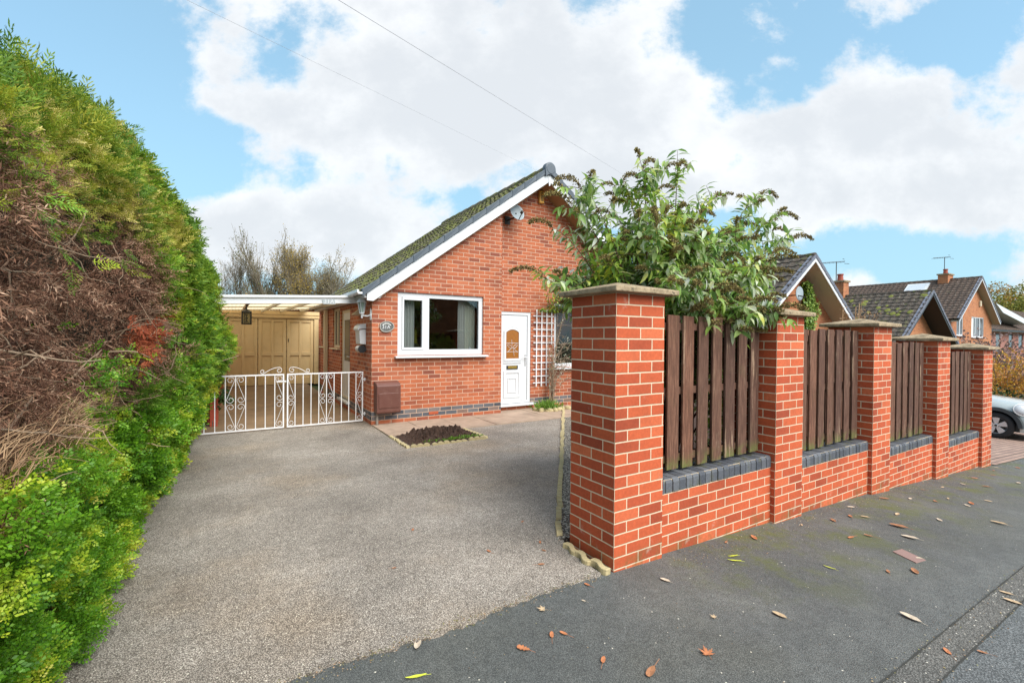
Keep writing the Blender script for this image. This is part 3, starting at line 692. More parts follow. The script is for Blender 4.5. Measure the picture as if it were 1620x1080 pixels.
# front door ------------------------------------------------------
dx0,dx1,dz0,dz1=DR; y=8.012
mb=MB(); mb.box(dx0,dx1,y,y+.06,dz1-.065,dz1); mb.box(dx0,dx0+.06,y,y+.06,dz0+.05,dz1-.065); mb.box(dx1-.075,dx1,y,y+.06,dz0+.05,dz1-.065); mb.box(dx0,dx1,y,y+.06,dz0,dz0+.05)
fd=mb.build('front_door',M['upvc'],home,bevel=.005)
mb=MB(); a,b=dx0+.062,dx1-.078; c,d=dz0+.052,dz1-.068; mb.box(a,b,y+.012,y+.05,c,d); leaf=mb.build('door_leaf',M['upvc'],fd,bevel=.004)
mb=MB(); w_=.004; ys_=y+.006
for q in ((a-.003,b+.003,c-.003,c+.003),(a-.003,b+.003,d-.003,d+.003),(a-.003,a+.003,c,d),(b-.003,b+.003,c,d)): mb.box(q[0],q[1],ys_,ys_+.01,q[2],q[3])
mb.build('seal',plain('grey gasket',(.16,.16,.17),.6),fd)
def fdp(name,mb,mat,bevel=0,smooth=False): return mb.build(name,mat,fd,smooth=smooth,bevel=bevel)
cx=4.94; gx0,gx1=cx-.155,cx+.155
# arched glass with raised moulding
def arch(x0,x1,z0,zs,rise,n=10):
    return [(x0,z0),(x1,z0)]+[(x0+(x1-x0)*(1-k/n), zs+rise*(1-(2*k/n-1)**2)) for k in range(n+1)]
mb=MB(); A1=arch(gx0,gx1,1.08,1.62,.06); mb.prism([(x,y+.004,z) for x,z in A1],(0,.006,0)); fdp('glass_light',mb,M['amber'])
def frame_ring(mb,inner,outer,y0,y1):
    n=len(inner); b=len(mb.v)
    for (x,z) in inner: mb.v.append((x,y0,z))
    for (x,z) in outer: mb.v.append((x,y0,z))
    for (x,z) in inner: mb.v.append((x,y1,z))
    for (x,z) in outer: mb.v.append((x,y1,z))
    for i in range(n):
        j=(i+1)%n; mb.f += [(b+i,b+j,b+n+j,b+n+i),(b+n+i,b+n+j,b+3*n+j,b+3*n+i),(b+i,b+2*n+i,b+2*n+j,b+j)]
mb=MB(); frame_ring(mb,arch(gx0,gx1,1.08,1.62,.06),arch(gx0-.045,gx1+.045,1.035,1.64,.085),y-.006,y+.014); frame_ring(mb,arch(gx0-.05,gx1+.05,1.03,1.645,.088),arch(gx0-.065,gx1+.065,1.015,1.655,.092),y+.002,y+.014)
fdp('glass_moulding',mb,M['upvc'],.002)
def rect(x0,x1,z0,z1): return [(x0,z0),(x1,z0),(x1,z1),(x0,z1)]
mb=MB(); frame_ring(mb,rect(gx0,gx1,.32,.78),rect(gx0-.05,gx1+.05,.27,.82),y-.002,y+.014); frame_ring(mb,rect(gx0+.065,gx1-.065,.39,.66),rect(gx0+.045,gx1-.045,.37,.68),y+.0,y+.014)
mb.box(gx0-.06,gx1+.06,y-.004,y+.014,.985,1.0)
fdp('lower_panel',mb,M['upvc'],.002)
mb=MB(); mb.box(cx-.135,cx+.135,y-.004,y+.013,.86,.935); lb=fdp('letter_plate',mb,M['dark_iron'],.002)
mb=MB(); mb.box(cx-.105,cx+.105,y-.011,y-.002,.875,.922); mb.build('flap',M['brass'],lb,bevel=.002)
mb=MB(); mb.box(b-.055,b-.03,y-.008,y+.013,.93,1.16); mb.tube([(b-.042,y-.01,1.10),(b-.042,y-.05,1.10),(b-.15,y-.05,1.10)],.009,8); fdp('door_handle',mb,M['alloy'])
# leaded bow motif on the glass
mb=MB(); yy=y+.001; q=.0035
for z in (1.40,1.22): mb.tube([(gx0+.01,yy,z),(gx1-.01,yy,z)],q,5)
for sg in (-1,1):
    pts=[(cx+sg*.0,1.31)]; 
    for k in range(13):
        a=k/12*2*pi; pts.append((cx+sg*(.065+.055*cos(a+pi)),1.31+.03*sin(a)+.055*cos(a+pi)*.5+.02))
    mb.tube([(p,yy,z) for p,z in pts],q,5)
    mb.tube([(cx+sg*.01,yy,1.30),(cx+sg*.09,yy,1.24),(cx+sg*.12,yy,1.21)],q,5)
mb.tube([(cx-.01,yy,1.34),(cx-.02,yy,1.47)],q,5); mb.tube([(cx+.02,yy,1.28),(cx+.045,yy,1.13)],q,5)
fdp('leaded_motif',mb,M['upvc'])
mb=MB(); mb.prism([(dx0-.01,8.02,dz0-.002),(dx0-.01,7.91,dz0-.012),(dx0-.01,7.91,dz0-.045),(dx0-.01,8.02,dz0-.045)],(dx1-dx0+.09,0,0)); fdp('threshold',mb,M['upvc'],.003)
# side door and windows under the carport -------------------------
def sidewin(y0,y1,z0,z1,door=False):
    X=2.03; mb=MB(); f=.06
    mb.box(X,X+.05,y0,y1,z1-f,z1); mb.box(X,X+.05,y0,y1,z0,z0+f); mb.box(X,X+.05,y0,y0+f,z0+f,z1-f); mb.box(X,X+.05,y1-f,y1,z0+f,z1-f)
    if not door: mb.box(X,X+.05,(y0+y1)/2-.03,(y0+y1)/2+.03,z0+f,z1-f)
    o=mb.build('side_door' if door else 'side_window',M['cream_trim'],home,bevel=.004)
    mb=MB()
    if door:
        mb.box(X+.012,X+.045,y0+f,y1-f,z0+f,z1-f); q=mb.build('door_leaf',M['upvc'],o)
        mb=MB(); mb.box(X+.004,X+.013,y0+f+.14,y1-f-.14,1.0,1.85); mb.build('pane',M['far_glass'],o)
        mb=MB(); mb.tube([(X+.01,y0+.12,1.1),(X-.04,y0+.12,1.1),(X-.04,y0+.22,1.1)],.01,6); mb.build('door_handle',M['alloy'],o)
        mb=MB(); mb.box(1.93,2.03,y0-.03,y1+.05,z0-.04,z0-.002); mb.build('threshold',M['upvc'],o,bevel=.003)
    else:
        mb.box(X+.02,X+.026,y0+.02,y1-.02,z0+.02,z1-.02); mb.build('pane',M['far_glass'],o)
        mb=MB(); mb.prism([(1.93,y0-.06,z0-.035),(2.03,y0-.06,z0-.035),(2.03,y0-.06,z0-.002),(1.93,y0-.06,z0-.012)],(0,y1-y0+.12,0)); mb.build('sill',M['cream_trim'],o,bevel=.003)
sidewin(*SD,door=True); sidewin(*S1); sidewin(*S2)
mb=MB(); mb.box(1.90,1.985,11.78,11.87,0,2.16); mb.build('downpipe',M['cream_trim'],home,bevel=.01)
# pipe below meter, small hood lamp
# ------------------------------------------------------------------ things on the walls
t=thing('satellite_dish','grey satellite dish high on the gable wall under the roof edge','satellite dish',(4.80,7.97,4.02))
mb=MB(); n=20; c0=Vector((4.85,7.74,4.02)); ax=Vector((.02,-.90,.36)).normalized(); u=ax.cross(Vector((0,0,1))).normalized(); v=u.cross(ax)
prof=[(0,-.045),(.06,-.040),(.11,-.026),(.16,-.004),(.19,.014),(.196,.012),(.19,.006),(.16,-.012),(.11,-.036),(0,-.056)]
for r_,h in prof:
    for k in range(n):
        a=2*pi*k/n; mb.v.append(tuple(c0+u*(r_*.84*cos(a))+v*(r_*.98*sin(a))+ax*h))
for i in range(len(prof)-1):
    for k in range(n): mb.f.append((i*n+k,i*n+(k+1)%n,(i+1)*n+(k+1)%n,(i+1)*n+k))
mb.build('reflector',M['dish'],t,smooth=True)
mb=MB(); tip=c0+ax*.20-v*.13+u*.02; mb.tube([c0-v*.18,tip],.010,6); mb.build('arm',M['dark_iron'],t)
mb=MB(); mb.tube([tip-ax*.05,tip+v*.012],.028,10); mb.build('receiver',M['dark_iron'],t)
mb=MB(); mb.tube([c0-ax*.03,c0-ax*.12-v*.05,Vector((4.78,7.995,3.9))],.015,8); mb.box(4.72,4.84,7.985,7.999,3.82,3.98); mb.build('bracket',M['dark_iron'],t)
t=thing('alarm_box','faded yellow alarm box high in the gable peak','alarm box',(5.60,7.999,4.38))
mb=MB(); mb.prism([(5.54,7.999,4.37),(5.66,7.999,4.37),(5.66,7.999,4.63),(5.54,7.999,4.63)],(0,-.065,0)); mb.build('case',M['yellow_box'],t,bevel=.012)
mb=MB()
for k in range(5): mb.box(5.565,5.635,7.930,7.936,4.42+k*.026,4.432+k*.026)
mb.lathe([(0,7.930),(.016,7.930),(.016,7.936),(0,7.936)],(5.60,0,4.585),12,'Y'); mb.build('grille',M['dark_iron'],t)
t=thing('meter_box','brown plastic meter box on the house wall beside the gate','meter box',(2.20,7.749,.24))
mb=MB(); X0,X1=2.035,2.44; mb.prism([(X0,7.749,.245),(X0,7.56,.225),(X0,7.54,.26),(X0,7.55,.69),(X0,7.60,.735),(X0,7.749,.76)],(X1-X0,0,0)); bx=mb.build('case',M['brown_metal'],t,bevel=.012)
mb=MB(); mb.box(X0+.03,X1-.03,7.532,7.545,.32,.57); mb.build('door',M['brown_metal'],t,bevel=.006)
mb=MB(); mb.tube([(2.07,7.66,.25),(2.07,7.66,.0)],.022,10); mb.build('supply_pipe',M['pipe'],t)
t=thing('wall_lantern','white outdoor wall lantern on a curved arm at the house corner','wall lantern',(2.0,7.80,1.9))
cxl,cyl=1.865,7.88
mb=MB(); mb.tube([(1.995,7.80,1.87),(1.94,7.83,1.855),(1.89,cyl-.02,1.86),(cxl,cyl,1.875)],.014,8); mb.tube([(cxl,cyl,1.82),(cxl,cyl,1.90)],.016,8); mb.lathe([(0,0),(.035,0),(.028,-.02),(0,-.022)],(1.998,7.80,1.87),14,'X')
mb.prism([(1.998,7.765,1.79),(1.998,7.835,1.79),(1.998,7.84,1.87),(1.998,7.82,1.96),(1.998,7.80,1.99),(1.998,7.78,1.96),(1.998,7.76,1.87)],(-.014,0,0)); mb.build('arm',M['upvc'],t,bevel=.003)
mb=MB(); n=6
mb.lathe([(.0,2.225),(.008,2.22),(.014,2.19),(.03,2.16),(.085,2.10),(.092,2.088),(.075,2.083)],(cxl,cyl,0),6); mb.build('roof_cap',M['upvc'],t)
mb=MB(); mb.lathe([(.03,1.905),(.06,2.083)],(cxl,cyl,0),6); mb.build('glass',M['lamp_glass'],t)
mb=MB()
for k in range(6):
    a=2*pi*k/6; mb.tube([(cxl+.034*cos(a),cyl+.034*sin(a),1.90),(cxl+.068*cos(a),cyl+.068*sin(a),2.085)],.006,5)
mb.lathe([(.02,1.885),(.04,1.895),(.038,1.912),(.0,1.915)],(cxl,cyl,0),12); mb.build('cage',M['upvc'],t)
t=thing('post_box','white post box with a paper tube below, on the wall at the carport corner','post box',(2.0,8.33,1.3))
mb=MB(); y0,y1=8.14,8.46
mb.prism([(1.999,y0,1.37),(1.90,y0,1.38),(1.885,y0,1.62),(1.999,y0,1.64)],(0,y1-y0,0)); mb.build('case',M['upvc'],t,bevel=.008)
mb=MB(); pr=[(1.999,1.735),(1.93,1.73),(1.88,1.70),(1.86,1.65),(1.862,1.615),(1.875,1.615),(1.88,1.64),(1.999,1.65)]
mb.prism([(x,y0-.015,z) for x,z in pr],(0,y1-y0+.03,0)); mb.build('lid',M['upvc'],t,bevel=.005)
mb=MB(); mb.lathe([(.058,y0-.0),(.062,y0-.0),(.062,y1-.06),(.058,y1-.06)],(1.935,0,1.29),20,'Y'); mb.lathe([(.0,y1-.065),(.062,y1-.065),(.062,y1-.06),(0,y1-.06)],(1.935,0,1.29),20,'Y'); mb.build('paper_tube',M['upvc'],t,smooth=False)
mb=MB(); mb.lathe([(.0,y0-.012),(.066,y0-.012),(.068,y0+.02),(0,y0+.02)],(1.935,0,1.29),20,'Y'); mb.build('end_cap',M['newscap'],t)
t=thing('hood_lamp','small cream triangular hood lamp under the carport beside the white lantern','hood lamp',(2.0,8.62,1.93))
mb=MB(); mb.add([(1.999,8.50,1.90),(1.999,8.70,1.90),(1.86,8.72,1.90),(1.86,8.50,1.90),(1.995,8.56,2.03),(1.995,8.62,2.03)],[(0,1,2,3),(0,3,4),(3,2,5,4),(2,1,5),(1,0,4,5)]); mb.build('shade',M['cream_trim'],t)
# number plaque
t=thing('house_plaque','oval bronze house number plaque left of the front window','house plaque',(2.245,7.749,1.68))
mb=MB(); n=28; pc=(2.245,1.682)
o_=[(pc[0]+(.125+.006*sin(3*a+1))*cos(a),pc[1]+(.095+.006*sin(2*a))*sin(a)) for a in [2*pi*k/n for k in range(n)]]
mb.prism([(x,7.749,z) for x,z in o_],(0,-.016,0)); mb.build('back_plate',M['plaque'],t,bevel=.003)
mb=MB(); i_=[(pc[0]+(x-pc[0])*.88,pc[1]+(z-pc[1])*.86) for x,z in o_]; frame_ring(mb,i_,o_,7.724,7.735); mb.build('rim',plain('worn grey metal',(.34,.33,.30),.45,.3,20),t)
def text(txt,size,loc,parent,mat,name,ext=.002,rot=(pi/2,0,0)):
    cu=bpy.data.curves.new(name,'FONT'); cu.body=txt; cu.size=size; cu.extrude=ext; cu.align_x='CENTER'; cu.align_y='CENTER'; cu.materials.append(mat); cu.offset=0
    o=bpy.data.objects.new(name,cu); link(o,parent); o.location=Vector(loc)-Vector(parent.location); o.rotation_euler=rot
    bpy.context.view_layer.update(); me=bpy.data.meshes.new_from_object(o.evaluated_get(bpy.context.evaluated_depsgraph_get())); me.materials.clear(); me.materials.append(mat)
    n=bpy.data.objects.new(name,me); link(n,parent); n.location=o.location; n.rotation_euler=rot; bpy.data.objects.remove(o); return n
text('31A',.085,(2.235,7.730,1.672),t,M['upvc'],'house_number')
mb=MB()
for k in range(7):
    a=2.5-k*.32; r1=.06
    mb.lathe([(0,7.729),(.014,7.729),(.012,7.735),(0,7.735)],(pc[0]+.075*cos(a),0,pc[1]+.055*sin(a)),7,'Y')
mb.build('leaf_relief',plain('pale relief',(.5,.5,.48),.5,.3,30),t)
# overgrown creeper over second window + climbing rose stems handled with plants
# ------------------------------------------------------------------ trellis
t=thing('wall_trellis','white wooden trellis on the wall right of the front door','trellis',(5.43,7.98,.48))
mb=MB()
for k in range(11):
    z=.545+k*.142; mb.box(5.425+rr.uniform(0,.01),5.98-rr.uniform(0,.02)-(.10 if k in (0,1,2,5) else 0),7.966,7.978,z,z+.022)
mb.build('horizontal_slats',M['white_metal'],t)
mb=MB()
for k in range(4):
    x=5.495+k*.131; mb.box(x,x+.026,7.955,7.965,.48+(.9 if k==3 else 0),2.11)
mb.build('vertical_slats',M['white_metal'],t)

# ------------------------------------------------------------------ carport
t=thing('carport','white fronted flat carport roof of cream corrugated sheets beside the bungalow','carport',(0.6,8.3,2.0))
cz=lambda x,y: 2.125+.048*(x+.31)+(y-8.3)*.017
mb=MB(); xa,xb=-.95,1.985
mb.hexa([(xa,8.30,cz(xa,8.3)-.135),(xb,8.30,cz(xb,8.3)-.135),(xb,8.325,cz(xb,8.3)-.135),(xa,8.325,cz(xa,8.3)-.135),(xa,8.30,cz(xa,8.3)-.045),(xb,8.30,cz(xb,8.3)-.045),(xb,8.325,cz(xb,8.3)-.045),(xa,8.325,cz(xa,8.3)-.045)])
fa=mb.build('fascia',M['upvc'],t)
mb=MB(); mb.hexa([(xa,8.27,cz(xa,8.3)-.04),(xb,8.27,cz(xb,8.3)-.04),(xb,8.36,cz(xb,8.3)-.04),(xa,8.36,cz(xa,8.3)-.04),(xa,8.27,cz(xa,8.3)),(xb,8.27,cz(xb,8.3)),(xb,8.36,cz(xb,8.3)),(xa,8.36,cz(xa,8.3))]); mb.build('capping',M['upvc'],t,bevel=.004)
mb=MB(); n=160
for i in range(n):
    a=xa+(xb-xa)*i/n; b=xa+(xb-xa)*(i+1)/n; fa_=.012*sin(2*pi*a/.075); fb_=.012*sin(2*pi*b/.075)
    mb.quad((a,8.34,cz(a,8.34)-.03+fa_),(b,8.34,cz(b,8.34)-.03+fb_),(b,15.5,cz(b,15.5)-.03+fb_),(a,15.5,cz(a,15.5)-.03+fa_))
mb.build('roof_sheets',M['sheet'],t,fixn=False)
for x in (-.75,-.25,.25,.75,1.25,1.80):
    mb=MB(); z=lambda y: cz(x,y)-.045
    mb.hexa([(x-.018,8.34,z(8.34)-.055),(x+.018,8.34,z(8.34)-.055),(x+.018,15.45,z(15.45)-.055),(x-.018,15.45,z(15.45)-.055),(x-.022,8.34,z(8.34)),(x+.022,8.34,z(8.34)),(x+.022,15.45,z(15.45)),(x-.022,15.45,z(15.45))])
    mb.build('joist',M['cream_trim'] if x!=.25 else M['soffit'],t)
for y in (10.0,12.0,14.0):
    mb=MB(); mb.hexa([(xa,y,cz(xa,y)-.075),(xb,y,cz(xb,y)-.075),(xb,y+.03,cz(xb,y)-.075),(xa,y+.03,cz(xa,y)-.075),(xa,y,cz(xa,y)-.046),(xb,y,cz(xb,y)-.046),(xb,y+.03,cz(xb,y)-.046),(xa,y+.03,cz(xa,y)-.046)]); mb.build('purlin',M['cream_trim'],t)
for x,y in ((-.55,8.45),(-.55,11.7),(-.55,15.2)):
    mb=MB(); mb.box(x-.045,x+.045,y-.045,y+.045,0,cz(x,y)-.05); mb.build('post',M['red_timber'],t)
mb=MB(); mb.prism([(1.32,8.285,1.99+.065),(1.52,8.285,1.99+.07),(1.50,8.285,2.145),(1.30,8.285,2.135)],(0,.012,0)); pq=mb.build('number_plate',plain('grey enamel plate',(.36,.39,.40),.5,.15,30),t)
text('31A',.105,(1.41,8.281,2.098),t,M['upvc'],'plate_number',.001)
# hanging lantern
t=thing('hanging_lantern','dark iron lantern with amber glass hanging under the carport roof','hanging lantern',(.227,9.8,2.05))
X,Y=.227,9.8
mb=MB(); mb.box(X-.06,X+.06,Y-.06,Y+.06,1.735,1.93); mb.build('glass',M['gold_glass'],t)
mb=MB()
for a in (-1,1):
    for b_ in (-1,1): mb.box(X+a*.07-.012,X+a*.07+.012,Y+b_*.07-.012,Y+b_*.07+.012,1.72,1.95)
    mb.box(X-.05+a*.02-.005,X-.05+a*.02+.005,Y-.064,Y-.06,1.74,1.93)
mb.box(X-.082,X+.082,Y-.082,Y+.082,1.715,1.735); mb.box(X-.082,X+.082,Y-.082,Y+.082,1.93,1.95)
for k in (-.03,.0,.03):
    mb.tube([(X+k,Y-.066,1.74),(X-k*.5,Y-.066,1.83),(X+k,Y-.066,1.93)],.004,5)
mb.build('frame',M['dark_iron'],t)
mb=MB(); mb.lathe([(.09,1.95),(.045,1.985),(.012,2.0),(.012,cz(X,Y)-.09),(.0,cz(X,Y)-.09)],(X,Y,0),10); mb.build('chain_top',M['dark_iron'],t)
# garage
t=thing('garage','garage with cream panelled folding doors at the back of the carport','garage',(1.1,15.5,0))
mb=MB(); mb.box(-.75,2.9,15.62,20,0,2.35); mb.build('wall',M['brick_house'],t)
mb=MB(); mb.box(-.75,2.35,15.46,15.60,2.03,2.26); mb.box(-.75,2.35,15.44,15.46,2.06,2.085); mb.box(-.75,2.35,15.44,15.46,2.15,2.17); mb.build('header_board',M['cream'],t)
mb=MB(); mb.box(2.20,2.33,15.46,15.6,0,2.03); mb.build('jamb',M['cream'],t,bevel=.004); mb=MB(); mb.box(-.22,-.12,15.46,15.6,0,2.03); mb.build('jamb',M['cream'],t,bevel=.004)
for k in range(3):
    a=-.11+k*.77; b=a+.755; y=15.50
    mb=MB(); mb.box(a,b,y+.03,y+.05,.02,2.02)
    for u0,u1 in ((a,a+.09),((a+b)/2-.035,(a+b)/2+.035),(b-.09,b)): mb.box(u0,u1,y,y+.03,.02,2.02)
    for z0,z1 in ((.02,.22),(.90,1.01),(1.93,2.02)): 
        mb.box(a+.09,(a+b)/2-.035,y+.002,y+.03,z0,z1); mb.box((a+b)/2+.035,b-.09,y+.002,y+.03,z0,z1)
    d=mb.build('garage_door',M['cream'],t,bevel=.005)
    if k==2:
        mb=MB(); mb.box(a+.03,a+.05,y-.015,y,1.32,1.42); mb.tube([(a+.04,y-.01,1.4),(a+.04,y-.04,1.38),(a+.04,y-.04,1.33)],.006,6); mb.build('handle',M['dark_iron'],d)
mb=MB(); mb.box(-.75,2.9,15.45,20,2.35,2.42); mb.build('roof',M['dark_paint'],t)
t=thing('gap_boards','added dark timber gap boarding in the gap beside the garage','gap boarding',(2.6,15.2,0))  # boards added so the gap beside the garage stays dark
mb=MB()
for k in range(7): mb.box(2.36+k*.09,2.445+k*.09,15.2,15.22,.04,2.1)
mb.build('boards',M['dark_paint'],t)
for z_ in (.3,1.6):
    mb=MB(); mb.box(2.36,3.0,15.22,15.26,z_,z_+.1); mb.build('rail',M['dark_paint'],t)
t=thing('red_fence','red stained timber fence with brick red posts along the left of the carport','fence',(-.3,9,0))
mb=MB(); y=8.95; k=0
while y<15.3:
    mb.box(-.34,-.315,y,y+.135,.05,1.38+.01*(k%3)); y+=.142; k+=1
mb.build('boards',M['red_timber'],t)
for y in (8.9,9.35,11.6,13.8):
    mb=MB(); mb.box(-.31,-.20,y,y+.11,0,1.5); mb.build('post',M['red_timber'],t,bevel=.006)

# ------------------------------------------------------------------ driveway gates
def spiral(c,r0,r1,a0,turns,n=18,sx=1):
    return [(c[0]+sx*(r0+(r1-r0)*k/n)*cos(a0+turns*2*pi*k/n),c[1]+(r0+(r1-r0)*k/n)*sin(a0+turns*2*pi*k/n)) for k in range(n+1)]
def sscroll(w,h):
    """one S scroll in a bay w wide, h tall (u from outer 0 to centre w, v from 0 down to -h)"""
    r=w*.45
    top=spiral((w*.50,-r*1.05),r*.28,r,pi*1.1,-1.15)      # unwinds clockwise to run down the centre bar
    bot=spiral((w*.52,-h+r*1.02),r*.28,r,pi*.15,-1.0)
    # top ends on right side heading down, straight to the outer bar, then round to a curl by the centre bar
    top=[(w*.50+ (r*(.3+.7*k/16))*cos(pi*.9-1.55*2*pi*k/16*.85+0), -r*1.05+(r*(.3+.7*k/16))*sin(pi*.9-1.55*2*pi*k/16*.85)) for k in range(17)]
    end=top[-1]
    bot=[(w*.5+(r*(1-.7*k/16))*cos(pi+1.3*2*pi*k/16), -h+r*1.02+(r*(1-.7*k/16))*sin(pi+1.3*2*pi*k/16)) for k in range(17)]
    return top,bot
def gate_leaf(root,x0,x1,mirror):
    """built in local space: hinge side and meeting side, y=0"""
    L=x1-x0; z0,z1=.035,.90
    mb=MB(); mb.box(x0,x1,-.012,.012,z1-.02,z1); mb.box(x0,x1,-.012,.012,z0,z0+.02)
    mb.box(x0,x0+.02,-.012,.012,z0+.02,z1-.02); mb.box(x1-.02,x1,-.012,.012,z0+.02,z1-.02)
    mb.build('frame',M['white_metal'],root)
    nb=10; bw=L/nb
    for k in range(1,nb):
        x=x0+k*bw; mb=MB(); mb.box(x-.006,x+.006,-.006,.006,z0+.02,z1-.02); mb.build('bar',M['white_metal'],root)
    h=(z1-z0-.04)/2; zc=(z0+z1)/2
    def scr(xa,dirn):
        r=bw*.40; w=bw
        X=lambda u: xa+dirn*u
        for sv in (1,-1):
            Z=lambda v: zc+sv*v      # v 0 at the centre, h at the rail
            pts=[]
            for k in range(15):      # curl at the rail end
                t_=k/14; rad=r*(.3+.7*t_); a=pi*.55*1+ -2.35*pi*(t_-1)*1; a=a
                ang=0+ (1-t_)*2.3*pi
                pts.append((w*.5+rad*cos(ang), h-r*1.08+rad*sin(ang)))
            for k in range(15):      # curl at the centre
                t_=k/14; rad=r*(1-.68*t_); ang=pi+t_*2.2*pi
                pts.append((w*.5+rad*cos(ang), r*1.08+rad*sin(ang)))
            mb=MB(); mb.tube([(X(u),0,Z(v)) for u,v in pts],.0038,5); mb.build('scroll',M['white_metal'],root,smooth=True)
    scr(x0,1) if not mirror else scr(x0+bw,-1)
    scr(x0+4*bw,1); scr(x0+6*bw,-1)
    scr(x1,-1) if not mirror else scr(x1-bw,1)
    # crest scroll over the meeting end
    m=x1 if not mirror else x0; d=-1 if not mirror else 1
    pts=[]
    for k in range(15):
        t_=k/14; rad=.048*(.3+.7*t_); ang=(1-t_)*2.2*pi+pi*.5; pts.append((.075+rad*cos(ang),.058+rad*sin(ang)))
    for k in range(1,8): t_=k/8; pts.append((.075+.2*t_,.106-.075*t_*t_-.01*t_))
    for k in range(15):
        t_=k/14; rad=.036*(1-.65*t_); ang=-pi*.6+t_*2.1*pi; pts.append((.305+rad*cos(ang),.045+rad*sin(ang)))
    mb=MB(); mb.tube([(m+d*u,0,z1+v) for u,v in pts],.0045,5); mb.build('crest_scroll',M['white_metal'],root,smooth=True)
gates=[('left',-.62,.715,False,'left leaf of the white wrought iron gate, half hidden by the hedge'),('right',.755,1.955,True,'right leaf of the white wrought iron gate, hinged on the house wall')]
for nm,a,b_,mir,lab in gates:
    t=thing('iron_gate',lab,'gate',((a+b_)/2,8.15,0),group='white wrought iron driveway gates'); t['_local']=1
    hl=(b_-a)/2; gate_leaf(t,-hl,hl,mir)
    mb=MB()
    for z in (.16,.76):
        xx=hl if mir else -hl; dd=1 if mir else -1
        mb.box(min(xx,xx+dd*.06),max(xx,xx+dd*.06),-.01,.01,z-.008,z+.008); mb.tube([(xx+dd*.03,0,z-.03),(xx+dd*.03,0,z+.03)],.009,6)
    mb.build('hinges',M['white_metal'],t)
    if not mir:
        mb=MB(); mb.box(hl-.11,hl+.03,-.02,-.012,.77,.79); mb.build('latch',M['white_metal'],t)
t=thing('gate_post','short white gate post at the hedge end of the drive gate','gate post',(-.66,8.15,0))
mb=MB(); mb.box(-.685,-.635,8.125,8.175,0,.98); mb.build('post',M['white_metal'],t,bevel=.004)
mb=MB(); mb.lathe([(.0,1.03),(.02,1.015),(.03,.99),(.03,.98)],(-.66,8.15,0),12); mb.build('finial',M['white_metal'],t,smooth=True)
# ------------------------------------------------------------------ neighbouring houses
def gable_house(label,cx,half,yf,yb,zg,zr,tn,roofm,brickm,bargem,soffm,over=.6,vergem=None,eo=.18,expo=.32,wave=.30,wins=(),back=False,cat='house',name='brick_house',amp=.03,seed=3):
    rz_=lambda x: zr-tn*abs(x-cx); wz=lambda x: rz_(x)-.16
    t=thing(name,label,cat,(cx,yf,zg))
    mb=MB(); hs=[w_[:4] for w_ in wins]
    wall_panel(mb,cx-half,cx+half,zg-.3,wz,hs,lambda u,z,d:(u,yf+d,z),cuts=(cx,),reveal=.07)
    wall_panel(mb,cx-half,cx+half,zg-.3,wz,[],lambda u,z,d:(u,yb,z),cuts=(cx,))
    for sg in (-1,1): mb.quad((cx+sg*half,yf,zg-.3),(cx+sg*half,yb,zg-.3),(cx+sg*half,yb,wz(cx+half)),(cx+sg*half,yf,wz(cx+half)))
    wall=mb.build('wall',brickm,t,fixn=False)
    for (a,b,c,d,*r_) in wins:
        w_=win(t,a,b,c,d,yf+.02,r_[0] if r_ else [],fr=.07,bf=.07,sash=False,gm=M['far_glass'])
        if len(r_)>1:
            mb=MB(); mb.box(a+.12,a+.12+r_[1],yf+.05,yf+.052,c+.1,d-.1); mb.build('curtain',M['curtain'],w_)
    he=half+eo; y0,y1=yf-over,yb+.25; mb=MB(); LW=he*math.hypot(1,tn)
    tile_slope(mb,(cx-he,y0,rz_(cx-he)),(0,1,0),y1-y0,(1,0,tn),LW,expo=expo,wave=wave,amp=amp,step=.035,seed=seed,rag=.008)
    tile_slope(mb,(cx+he,y0,rz_(cx-he)),(0,1,0),y1-y0,(-1,0,tn),LW,expo=expo,wave=wave,amp=amp,step=.035,seed=seed+1)
    roof=mb.build('roof',roofm,t,fixn=False)
    mb=MB(); k=int((y1-y0)/.42)
    for i in range(k):
        l=(y1-y0)/k; mb.lathe([(.0,y0+i*l+.003),(.10,y0+i*l+.003),(.115,y0+i*l+.04),(.10,y0+(i+1)*l)],(cx,0,zr-.03),12,'Y')
    mb.build('ridge_tiles',roofm,roof)
    for sg in (-1,1):
        f=lambda q: cx+sg*q
        mb=MB(); o0,o1=.03,.22
        mb.prism([(f(0),y0+.0,zr-o0),(f(he),y0,rz_(f(he))-o0),(f(he),y0,rz_(f(he))-o1+.06),(f(he-.08),y0,rz_(f(he-.08))-o1),(f(0),y0,zr-o1)],(0,.03,0)); mb.build('barge_board',bargem,roof)
        mb=MB(); mb.prism([(f(0),y0+.03,zr-.17),(f(he),y0+.03,rz_(f(he))-.17),(f(he),y0+.03,rz_(f(he))-.185),(f(0),y0+.03,zr-.185)],(0,over-.03-.002,0)); mb.build('soffit',soffm,roof)
        mb=MB(); n=12
        for i in range(n):
            a,b=he*(1-i/n),he*(1-(i+1)/n)+.01
            mb.hexa([(f(a),y0-.02,rz_(f(a))-.08),(f(b),y0-.02,rz_(f(b))-.095),(f(b),y0+.13,rz_(f(b))+.03),(f(a),y0+.13,rz_(f(a))+.05),(f(a),y0-.03,rz_(f(a))+.045),(f(b),y0-.03,rz_(f(b))+.025),(f(b),y0+.13,rz_(f(b))+.05),(f(a),y0+.13,rz_(f(a))+.07)])
        mb.build('verge_tiles',vergem or M['verge_far'],roof)
    return t,roof,rz_
